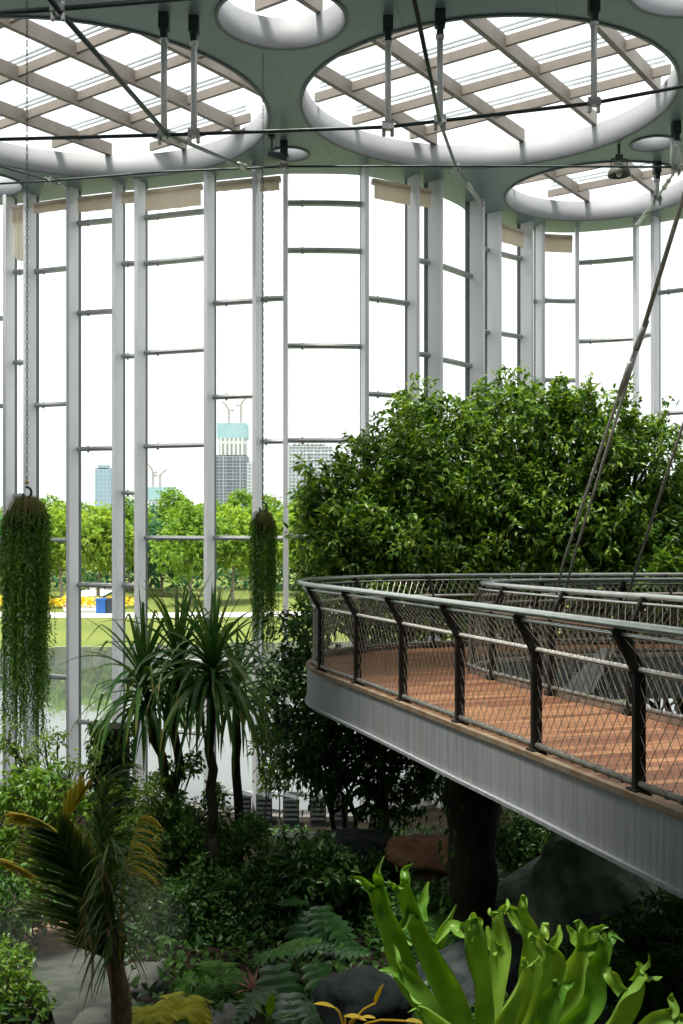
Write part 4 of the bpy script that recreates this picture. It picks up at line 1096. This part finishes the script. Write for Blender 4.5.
frond('frond', [Pp(-30, 852, -.3), Pp(0, 862, -.3), Pp(28, 876, -.3)], 18, .24, L_palmy, [(1, (.5, 0, .1)), (1, (.5, 0, -.35))], .05, .022)
frond('frond', [Pp(114, 968), Pp(92, 935), Pp(60, 912), Pp(22, 915)], 34, .34, L_palm, [(1, (-.4, .1, -.5)), (1, (-.3, -.1, .4))], .08, .02)
dry = MB(); n = 26
add_ribbons(dry, np.array([Pp(R.uniform(85, 112), R.uniform(860, 960), -.15) for _ in range(n)]), rng.normal(0, .25, (n, 3)) + V3(0, 0, -1), rng.uniform(.25, .55, n), .025, .1, 6, .3, None, None, None, .8)
dry.build('dry_shreds', L_dry, palm)

# ------------------------------------------------------------------ rocks
def rock(label, c, size, mat, seed, rot=0, rough=.28, name='rock', slab=False, group='rocks on the greenhouse floor', tilt=None):
    import bmesh
    bm = bmesh.new(); bmesh.ops.create_icosphere(bm, subdivisions=4, radius=1)
    rot_ = np.array([[math.cos(rot), -math.sin(rot), 0], [math.sin(rot), math.cos(rot), 0], [0, 0, 1]])
    for v in bm.verts:
        p = v.co.copy(); o = Vector((seed * 7.3, seed * 1.7, seed * 3.1))
        k = 1 + rough * mnoise.noise(p * 1.1 + o) + rough * .5 * mnoise.noise(p * 2.6 + o) + .09 * mnoise.noise(p * 5 + o) + .04 * mnoise.noise(p * 11 + o)
        q = p * k
        e = .62 if slab else .8
        q = Vector([math.copysign(abs(x) ** e, x) for x in q])
        a = np.array([q.x * size[0], q.y * size[1], q.z * size[2]])
        if tilt is not None:
            ca, sa = math.cos(tilt), math.sin(tilt); a = np.array([a[0] * ca - a[2] * sa, a[1], a[0] * sa + a[2] * ca])
        v.co = Vector(rot_ @ a)
    me = bpy.data.meshes.new(name); bm.to_mesh(me); bm.free()
    for p in me.polygons: p.use_smooth = True
    me.materials.append(mat); o = bpy.data.objects.new(name, me); C.objects.link(o); o.location = tuple(c)
    return tag(o, label, 'rock', group)
rock('long leaning slab rock directly under the walkway', P(545, 885, 10.9) + V3(.2, 0, -.35), (1.0, .5, .62), mossrock_m, 3, .3, .3, slab=True, tilt=.42)
rock('second slanting slab rock behind the staghorn fern', P(588, 900, 10.2) + V3(.1, 0, -.3), (.75, .45, .8), mossrock_m, 5, -.5, .3, slab=True, tilt=-.3)
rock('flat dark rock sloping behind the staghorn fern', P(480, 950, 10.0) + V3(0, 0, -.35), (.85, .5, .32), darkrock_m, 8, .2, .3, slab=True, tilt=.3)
rock('smooth dark blue rock left of the staghorn fern', P(362, 985, 8.1) + V3(0, 0, -.15), (.33, .4, .22), darkrock_m, 11, .4)
rock('small grey rock beside the yellow fern', P(222, 1016, 9.0) + V3(0, 0, -.07), (.19, .22, .14), palerock_m, 13)
rock('brown crumbly rock behind the palm', P(48, 945, 11.5), (.36, .35, .19), redrock_m, 17)
rock('pale rounded boulder touching the palm trunk', P(138, 985, 9.9) + V3(.0, .2, -.1), (.24, .3, .2), palerock_m, 19)
rock('low pale rock at the bottom edge left of the palm trunk', P(92, 1020, 9.0) + V3(0, 0, -.14), (.26, .3, .16), palerock_m, 23)
rock('grey stream bank boulder left of the palm trunk', P(85, 958, 11.2) + V3(0, 0, -.2), (.30, .4, .2), rock_m, 29)
rock('reddish earth mound between the slender tree and the column', P(425, 842, 13.4) + V3(0, 0, -.2), (.50, .6, .22), redsoil_m, 31, 0, .45)
rock('long low reddish bank behind the dark shrub', P(310, 852, 16.5) + V3(0, 0, -.25), (1.1, .7, .40), redsoil_m, 37, 0, .2)
rock('dark boulder under the slender tree', P(350, 855, 13.8) + V3(0, 0, -.2), (.7, .6, .5), darkrock_m, 41)
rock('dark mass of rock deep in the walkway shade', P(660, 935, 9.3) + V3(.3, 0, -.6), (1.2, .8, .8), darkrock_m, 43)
sp_ = MB(); pts = smooth_path([(-3.5, 12.6), (-3.0, 11.0), (-2.5, 9.8), (-2.0, 8.6), (-1.8, 7.0)], 24); v = []
for q in pts: v += [[q[0] - .42, q[1], gz(q[0], q[1]) + .07], [q[0] + .42, q[1], gz(q[0], q[1]) + .07]]
sp_.add(v, np.array([[2 * i, 2 * i + 1, 2 * i + 3, 2 * i + 2] for i in range(23)])); tag(struct(sp_.build('floor_path', path_m, None, True)), 'damp grey path winding past the palm', 'path')

gc = MB(); n = 15000
gx = rng.uniform(-6, 6, n); gy = rng.uniform(7.2, 19.5, n); k = ~((np.abs(gx + 2.55 + (gy - 9.8) * .33) < .40) & (gy < 12.8)); gx, gy = gx[k], gy[k]
gp = np.stack([gx, gy, np.array([gz(a, b) for a, b in zip(gx, gy)]) + rng.uniform(.02, .22, len(gx))], 1)
dk_ = np.array([mnoise.noise(Vector((a * .8, b * .8, 9))) for a, b in zip(gx, gy)]) > -.22; gp = gp[dk_]
add_leaves(gc, gp, rand_dirs(len(gp)) + V3(0, 0, .5), rng.uniform(.08, .17, len(gp)), rng.uniform(.04, .08, len(gp)), .3, .2, .6)
tag(gc.build('ground_cover', L_dark), 'dark creeping ground cover plants over the soil', 'ground cover', None, 'stuff')
mm, mn_, ml, mo = newmat('mist_air'); vs = mn_.new('ShaderNodeVolumeScatter'); vs.inputs['Color'].default_value = (.95, 1, .98, 1); vs.inputs['Density'].default_value = .035; ml.new(vs.outputs[0], mo.inputs['Volume'])
mi = MB(); mi.ball((-2.75, 10.6, 2.15), 1.0, 24, 16, (1.15, 1.5, .5)); tag(mi.build('mist', mm, None, True), 'thin mist drifting over the grey path beside the palm', 'mist', None, 'stuff')

# dark air vents at the foot of the glass wall
for k, (px, lab) in enumerate([(20, 'dark vent box at the foot of the wall, leftmost one'), (38, 'dark vent box second from the left'), (62, 'dark vent box right of the longer hanging plant'), (243, 'dark vent box left of the central thin fin'), (264, 'dark vent box nearest the shorter hanging plant'),
                               (291, 'dark vent box right of the central thin fin'), (318, 'dark vent box behind the slender tree trunk'), (340, 'dark vent box right of the slender tree trunk')]):
    Y = float(np.interp(px, [m_[0] for m_ in MUL], [m_[1] for m_ in MUL])) * D0 - .8; c = P(px, 805, Y); c[2] = .12
    t = thing('air_vent', lab, 'vent', (c[0], c[1], 0), 'dark vent boxes along the glass wall')
    m = MB(); h = .55; w = .17
    m.add([c + V3(-w, 0, -.12), c + V3(w, 0, -.12), c + V3(w * .9, .28, -.12), c + V3(-w * .9, .28, -.12), c + V3(-w, 0, h), c + V3(w, 0, h * .85), c + V3(w * .9, .28, h * .85), c + V3(-w * .9, .28, h)],
          np.array([[0, 3, 2, 1], [4, 5, 6, 7], [0, 1, 5, 4], [1, 2, 6, 5], [2, 3, 7, 6], [3, 0, 4, 7]])); m.build('casing', solid('vent_grey', (.05, .065, .065), (.07, .085, .085), 4, .6) if k == 0 else M['vent_grey'], t)
    m = MB()
    for j in range(5): m.box(c + V3(0, -.015, .06 + j * .1), (w * 1.7, .02, .045)); 
    m.build('grille', cap_m, t)

# ------------------------------------------------------------------ low plants in front
def fern(label, c, nf, L, mat, up=.55, droop=.16, name='fern', W=.03, cat='fern'):
    t = thing(name, label, cat, c, 'ferns on the greenhouse floor')
    for k in range(nf):
        ph = k * 2.399 + R.uniform(-.2, .2); d = nrm(V3(math.cos(ph), math.sin(ph), up + R.uniform(-.15, .3))); p = np.array(c, float); pts = [p]
        l = L * R.uniform(.75, 1.1)
        for j in range(12):
            p = p + d * l / 12; pts.append(p); d = nrm(d + V3(0, 0, -droop))
        pts = np.array(pts); m = MB(); m.tube(pts, np.linspace(.006, .002, 13), 4, cap=False)
        tg = nrm(np.gradient(pts, axis=0)); n = 22; u = np.linspace(.12, .98, n) * 12; kk = np.clip(u.astype(int), 0, 11); f = (u - kk)[:, None]
        pp = pts[kk] * (1 - f) + pts[kk + 1] * f; sd = nrm(np.cross(tg[kk], V3(0, 0, 1)))
        sz = l * .26 * np.sin(np.linspace(.35, 3.05, n)) + .01
        for s in (-1, 1): add_ribbons(m, pp, sd * s + tg[kk] * .35, sz, W, .06, 3, .15, [.6, 1, .7, .05])
        m.build('frond', mat, t)
    return t
fern('green fern beside the pink bromeliad', G(215, 10.2) + V3(0, 0, .1), 14, .62, L_fern, W=.022)
fern('yellow green fern at the bottom edge left of the small grey rock', P(180, 1012, 8.9) - V3(0, 0, .0), 22, .40, L_yfern, W=.014)
fern('yellow fern at the bottom edge beside the palm trunk', P(148, 1014, 8.7) - V3(0, 0, .02), 18, .34, L_yfern, W=.013)
fern('dark fern in front of the fine-leaved shrub', P(190, 975, 10.6) - V3(0, 0, .2), 12, .6, L_dark)
fern('dark fern on the bank between column and staghorn fern', P(440, 905, 10.6) - V3(0, 0, .3), 12, .55, L_dark)
fern('dark fern in front of the reddish bank below the glass wall', P(300, 832, 16.0) - V3(0, 0, .2), 14, .8, L_dark)
fern('dark fern in the walkway shade right of the staghorn fern', P(640, 925, 8.6) - V3(0, 0, .25), 12, .6, L_dark)
fern('mid green fern at the bottom edge under the monstera', P(265, 1015, 8.6) - V3(0, 0, .25), 10, .45, L_fern)

def split_leaf(mb, c, D, L, Wd):
    """one monstera blade: midrib with finger lobes on each side"""
    D = nrm(D); x = nrm(np.cross(D, V3(0, 0, 1))); u = np.cross(x, D); nl = 8
    for s in (-1, 1):
        t0 = np.linspace(-.12, .9, nl); ps = c + D * (t0[:, None] * L) - u * (t0[:, None] ** 2 * L * .18)
        ln = Wd * .5 * np.array([.75, .98, 1.05, 1.0, .92, .78, .6, .38])
        dd = x * s * 1.0 + D * np.linspace(-.35, 1.0, nl)[:, None]
        add_ribbons(mb, ps, dd, ln, L / nl * 1.55, .10, 5, .12, [1.1, 1.1, 1.05, .85, .6, .08], None, np.tile(D, (nl, 1)) * s)
def monstera(label, c, specs, mat, stemmat=L_mon):
    t = thing('monstera', label, 'monstera', c, 'split-leaf plants')
    for (px, py, dy, d, L) in specs:
        L = L * 1.3; p = P(px, py, c[1] + dy); m = MB(); b = np.array(c)
        m.tube(smooth_path([b, (b + p) / 2 + V3(0, 0, .18), p], 8), .011, 5); st = m.build('stalk', stemmat, t)
        m = MB(); split_leaf(m, p, np.array(d), L, L * .95); m.build('leaf', mat, st)
    return t
mc = G(295, 9.2)
monstera('large split-leaf plant at the bottom right of the middle', mc, [(278, 978, -.3, (.25, -.6, -.75), .36), (318, 972, -.1, (.4, -.5, -.6), .30), (290, 1004, -.6, (.1, -.7, -.6), .30), (332, 950, .2, (.8, -.3, .2), .28), (300, 950, .2, (.6, -.3, .35), .28),
    (262, 992, -.4, (-.6, -.6, -.3), .26), (312, 1010, -.7, (.5, -.6, -.4), .26), (340, 985, -.3, (.7, -.5, -.3), .26), (330, 1000, -.5, (.2, -.7, -.5), .3)], L_mon)
monstera('split-leaf plant with light arching leaf above the pink bromeliad', G(262, 10.0), [(262, 955, 0, (.75, -.2, .35), .34), (248, 962, -.1, (-.4, -.3, .5), .22), (285, 945, .2, (.8, -.1, .3), .28)], L_fern)
monstera('dark broad-leaved plant under the slender tree', G(318, 11.5), [(305, 920, -.2, (-.1, -.5, -.8), .3), (322, 915, -.2, (.1, -.5, -.8), .3), (338, 925, -.3, (.5, -.5, -.6), .32), (300, 900, 0, (-.4, -.5, .2), .26)], L_mon)
br_ = P(252, 988, 9.0); br_[2] -= .02
bt = thing('bromeliad', 'pinkish spiky bromeliad beside the split-leaf plant', 'bromeliad', br_)
m = MB(); n = 26; ph = np.arange(n) * 2.399; el = np.linspace(1.35, .15, n)
add_ribbons(m, np.tile(br_, (n, 1)), np.stack([np.cos(ph) * np.cos(el), np.sin(ph) * np.cos(el), np.sin(el)], 1), rng.uniform(.16, .24, n), .02, .08, 6, .4); m.build('leaf_rosette', L_pink, bt)

def broadleaf(label, c, specs, mat, cat='plant', name='broadleaf_plant'):
    t = thing(name, label, cat, c, None)
    for (px, py, dy, d, L) in specs:
        p = P(px, py, c[1] + dy); m = MB(); m.tube(smooth_path([np.array(c), (np.array(c) + p) / 2 + V3(0, 0, .05), p], 6), .008, 5)
        add_ribbons(m, p[None], np.array([d], float), L, L * .42, .045, 8, .25, [.3, .85, 1, .95, .8, .55, .05]); m.build('leaf', mat, t)
    return t
broadleaf('yellow leaved plant at the bottom edge left of the staghorn fern', P(345, 1035, 7.0), [(376, 1003, 0, (.25, -.2, .9), .17), (335, 1008, 0, (-.7, -.2, .35), .16), (345, 1016, 0, (.8, -.3, .1), .16), (360, 1018, -.1, (.6, -.4, .3), .13), (405, 1021, -.2, (.8, -.2, .1), .14)], L_yleaf)
broadleaf('bright green broad leaf plant at the bottom edge under the split-leaf plant', P(272, 1040, 7.8), [(270, 1015, 0, (.1, -.2, .9), .2), (262, 1012, 0, (-.4, -.2, .8), .17), (280, 1020, 0, (.6, -.3, .5), .17)], L_bright)

# ------------------------------------------------------------------ staghorn fern in the foreground
SY = 3.4
sb_ = P(480, 1075, SY)
sg_ = thing('staghorn_fern', 'bright green staghorn fern with antler fronds in the foreground', 'fern', sb_)
def strap(mb, pts, w, Y=SY, n=34, cup=.7, horns=True, scale=.86):
    """pts: (px, py, dy) centre line; w: width in px at each point; the end splits into two horns"""
    c = smooth_path([P(a, b, Y + d) for a, b, d in pts], n); wd = np.interp(np.linspace(0, 1, n), np.linspace(0, 1, len(w)), w) / F * Y / 2 * scale
    main = horns and len(pts) > 3
    if main:
        k0 = int(n * .80); top_w = max(wd[k0], np.max(wd) * .62); wd = np.where(np.arange(n) > n * .5, np.maximum(wd, top_w), wd)
        tip = c[-1] - c[k0]; ln = np.linalg.norm(tip); tdir = tip / ln; side = nrm(np.cross(tdir, V3(0, -1, 0)))
        full = c; c = c[:k0 + 1]; wd = wd[:k0 + 1]; n = k0 + 1
    def sheet(c, wd, tw0, tw1, ph):
        n = len(c); tg = nrm(np.gradient(c, axis=0)); x = nrm(np.cross(tg, V3(0, -1, 0))); u = np.cross(x, tg)
        tw = np.linspace(tw0, tw1, n)[:, None]; x, u = x * np.cos(tw) + u * np.sin(tw), u * np.cos(tw) - x * np.sin(tw)
        wob = .18 * np.sin(np.linspace(0, 10, n) + ph); rows = []
        for s in (-1, -.66, -.33, 0, .33, .66, 1):
            rows.append(c + x * (wd * s * (1 + wob * (1 if s < 0 else -1) * .8))[:, None] + u * (wd * (cup * s * s + wob * s * 1.3))[:, None])
        v = np.stack(rows, 1).reshape(-1, 3)
        q = np.array([[7 * i + k, 7 * i + k + 1, 7 * i + k + 8, 7 * i + k + 7] for i in range(n - 1) for k in range(6)])
        mb.add(v, q, np.repeat(np.linspace(0, 1, n), 7) * (1 if not main else .9))
    t0 = R.uniform(-.7, .7); t1 = t0 + R.uniform(-1.0, 1.0) * .8
    sheet(c, wd, t0, t1, R.uniform(0, 6))
    if main:
        e = c[-1]; w0 = wd[-1]
        for sg in (-1, 1):
            k = R.uniform(.7, 1.0) * (1.1 if sg == 1 else .8)
            b0 = e + side * w0 * .42 * sg - tdir * w0 * .5
            p = [b0, b0 + tdir * ln * .45 * k + side * sg * w0 * .25, b0 + tdir * ln * .85 * k + side * sg * w0 * R.uniform(.3, 1.1) + V3(0, R.uniform(-.03, .03), 0), b0 + tdir * ln * 1.15 * k + side * sg * w0 * R.uniform(.6, 2.2) + V3(0, R.uniform(-.05, .03), 0)]
            sheet(smooth_path(p, 14), w0 * np.interp(np.linspace(0, 1, 14), [0, .3, .7, 1], [.62, .60, .36, .05]), t1, t1 + R.uniform(-.6, .6), R.uniform(0, 6))
FR = [
    [([(470, 1070, 0), (436, 1015, -.05), (405, 965, -.08), (388, 920, -.1), (376, 888, -.12), (362, 862, -.14)], [26, 30, 30, 24, 18, 3]), ([(386, 915, -.1), (381, 890, -.08), (377, 866, -.08)], [14, 12, 3])],
    [([(475, 1075, .05), (458, 1010, .05), (436, 955, .02), (415, 910, 0), (403, 885, -.02), (395, 872, -.04)], [26, 34, 34, 26, 14, 3]), ([(420, 920, 0), (424, 900, .03), (429, 882, .04)], [16, 12, 3]), ([(434, 945, 0), (444, 925, -.03), (456, 904, -.05)], [18, 13, 2]), ([(410, 905, .02), (400, 930, -.06), (412, 945, -.1)], [12, 12, 4])],
    [([(482, 1075, -.1), (478, 1010, -.12), (474, 965, -.15), (466, 930, -.18), (455, 914, -.2)], [24, 30, 28, 30, 18]), ([(470, 940, -.16), (478, 922, -.15), (480, 930, -.16)], [14, 10, 3])],
    [([(490, 1075, 0), (498, 1000, .0), (502, 945, .02), (500, 915, .02), (497, 902, .02)], [24, 26, 24, 14, 4]), ([(500, 950, .02), (490, 940, .03), (487, 926, .04)], [16, 12, 4])],
    [([(496, 1075, .08), (522, 1000, .08), (528, 945, .06), (520, 915, .05), (514, 893, .05)], [24, 30, 28, 18, 4]), ([(524, 930, .06), (512, 915, .08), (506, 905, .08)], [12, 9, 3])],
    [([(500, 1075, .0), (545, 1000, .0), (553, 960, -.02), (542, 940, -.03), (536, 922, -.03)], [24, 30, 28, 18, 4]), ([(548, 950, -.02), (558, 938, -.03), (560, 925, -.02)], [14, 10, 3])],
    [([(505, 1075, .12), (560, 1005, .1), (578, 960, .08), (586, 935, .08), (593, 918, .08)], [26, 34, 34, 24, 4]), ([(582, 950, .08), (572, 935, .1), (567, 925, .1)], [16, 12, 3]), ([(585, 950, .08), (600, 940, .06), (604, 932, .05)], [16, 12, 4])],
    [([(508, 1075, -.05), (585, 1010, -.06), (600, 970, -.08), (606, 945, -.1), (610, 930, -.1)], [22, 26, 24, 14, 3])],
    [([(512, 1075, -.1), (600, 1030, -.12), (628, 990, -.14), (640, 975, -.15), (662, 965, -.16)], [24, 34, 32, 22, 4]), ([(625, 990, -.14), (612, 975, -.13), (608, 968, -.12)], [18, 16, 10]), ([(634, 982, -.14), (640, 968, -.14), (636, 962, -.14)], [12, 9, 3])],
    [([(465, 1075, -.15), (440, 1030, -.18), (410, 985, -.2), (384, 956, -.22)], [22, 26, 22, 8])],
    [([(485, 1075, -.2), (500, 1020, -.22), (522, 975, -.24), (531, 952, -.25)], [20, 24, 20, 4])],
    [([(500, 1080, -.2), (600, 1060, -.22), (660, 1025, -.25), (690, 1004, -.26)], [22, 30, 28, 6])],
    [([(478, 1075, -.2), (462, 1035, -.25), (430, 1010, -.3), (404, 1000, -.3)], [18, 18, 14, 3])],
    [([(495, 1075, -.25), (540, 1030, -.28), (556, 995, -.3), (566, 975, -.3)], [20, 26, 22, 5])],
]
for fr in FR:
    m = MB()
    for pts, w in fr: strap(m, pts, w)
    m.build('frond', L_stag, sg_, True)
m = MB(); m.ball(sb_ - V3(0, 0, .05), .2, 14, 8, (1.2, .8, .8)); m.build('shield', solid('stag_shield', (.16, .12, .06), (.10, .09, .04), 6, .9), sg_, True)
x, y, z = sb_
m = MB(); m.tube(smooth_path([V3(x, y, gz(x, y) - .1), V3(x + .05, y, gz(x, y) + .9), V3(x, y, z - .12)], 10), np.linspace(.24, .17, 10), 12)
tag(m.build('tree_stump', bark_m, None, True), 'rough stump below the picture carrying the staghorn fern', 'stump')
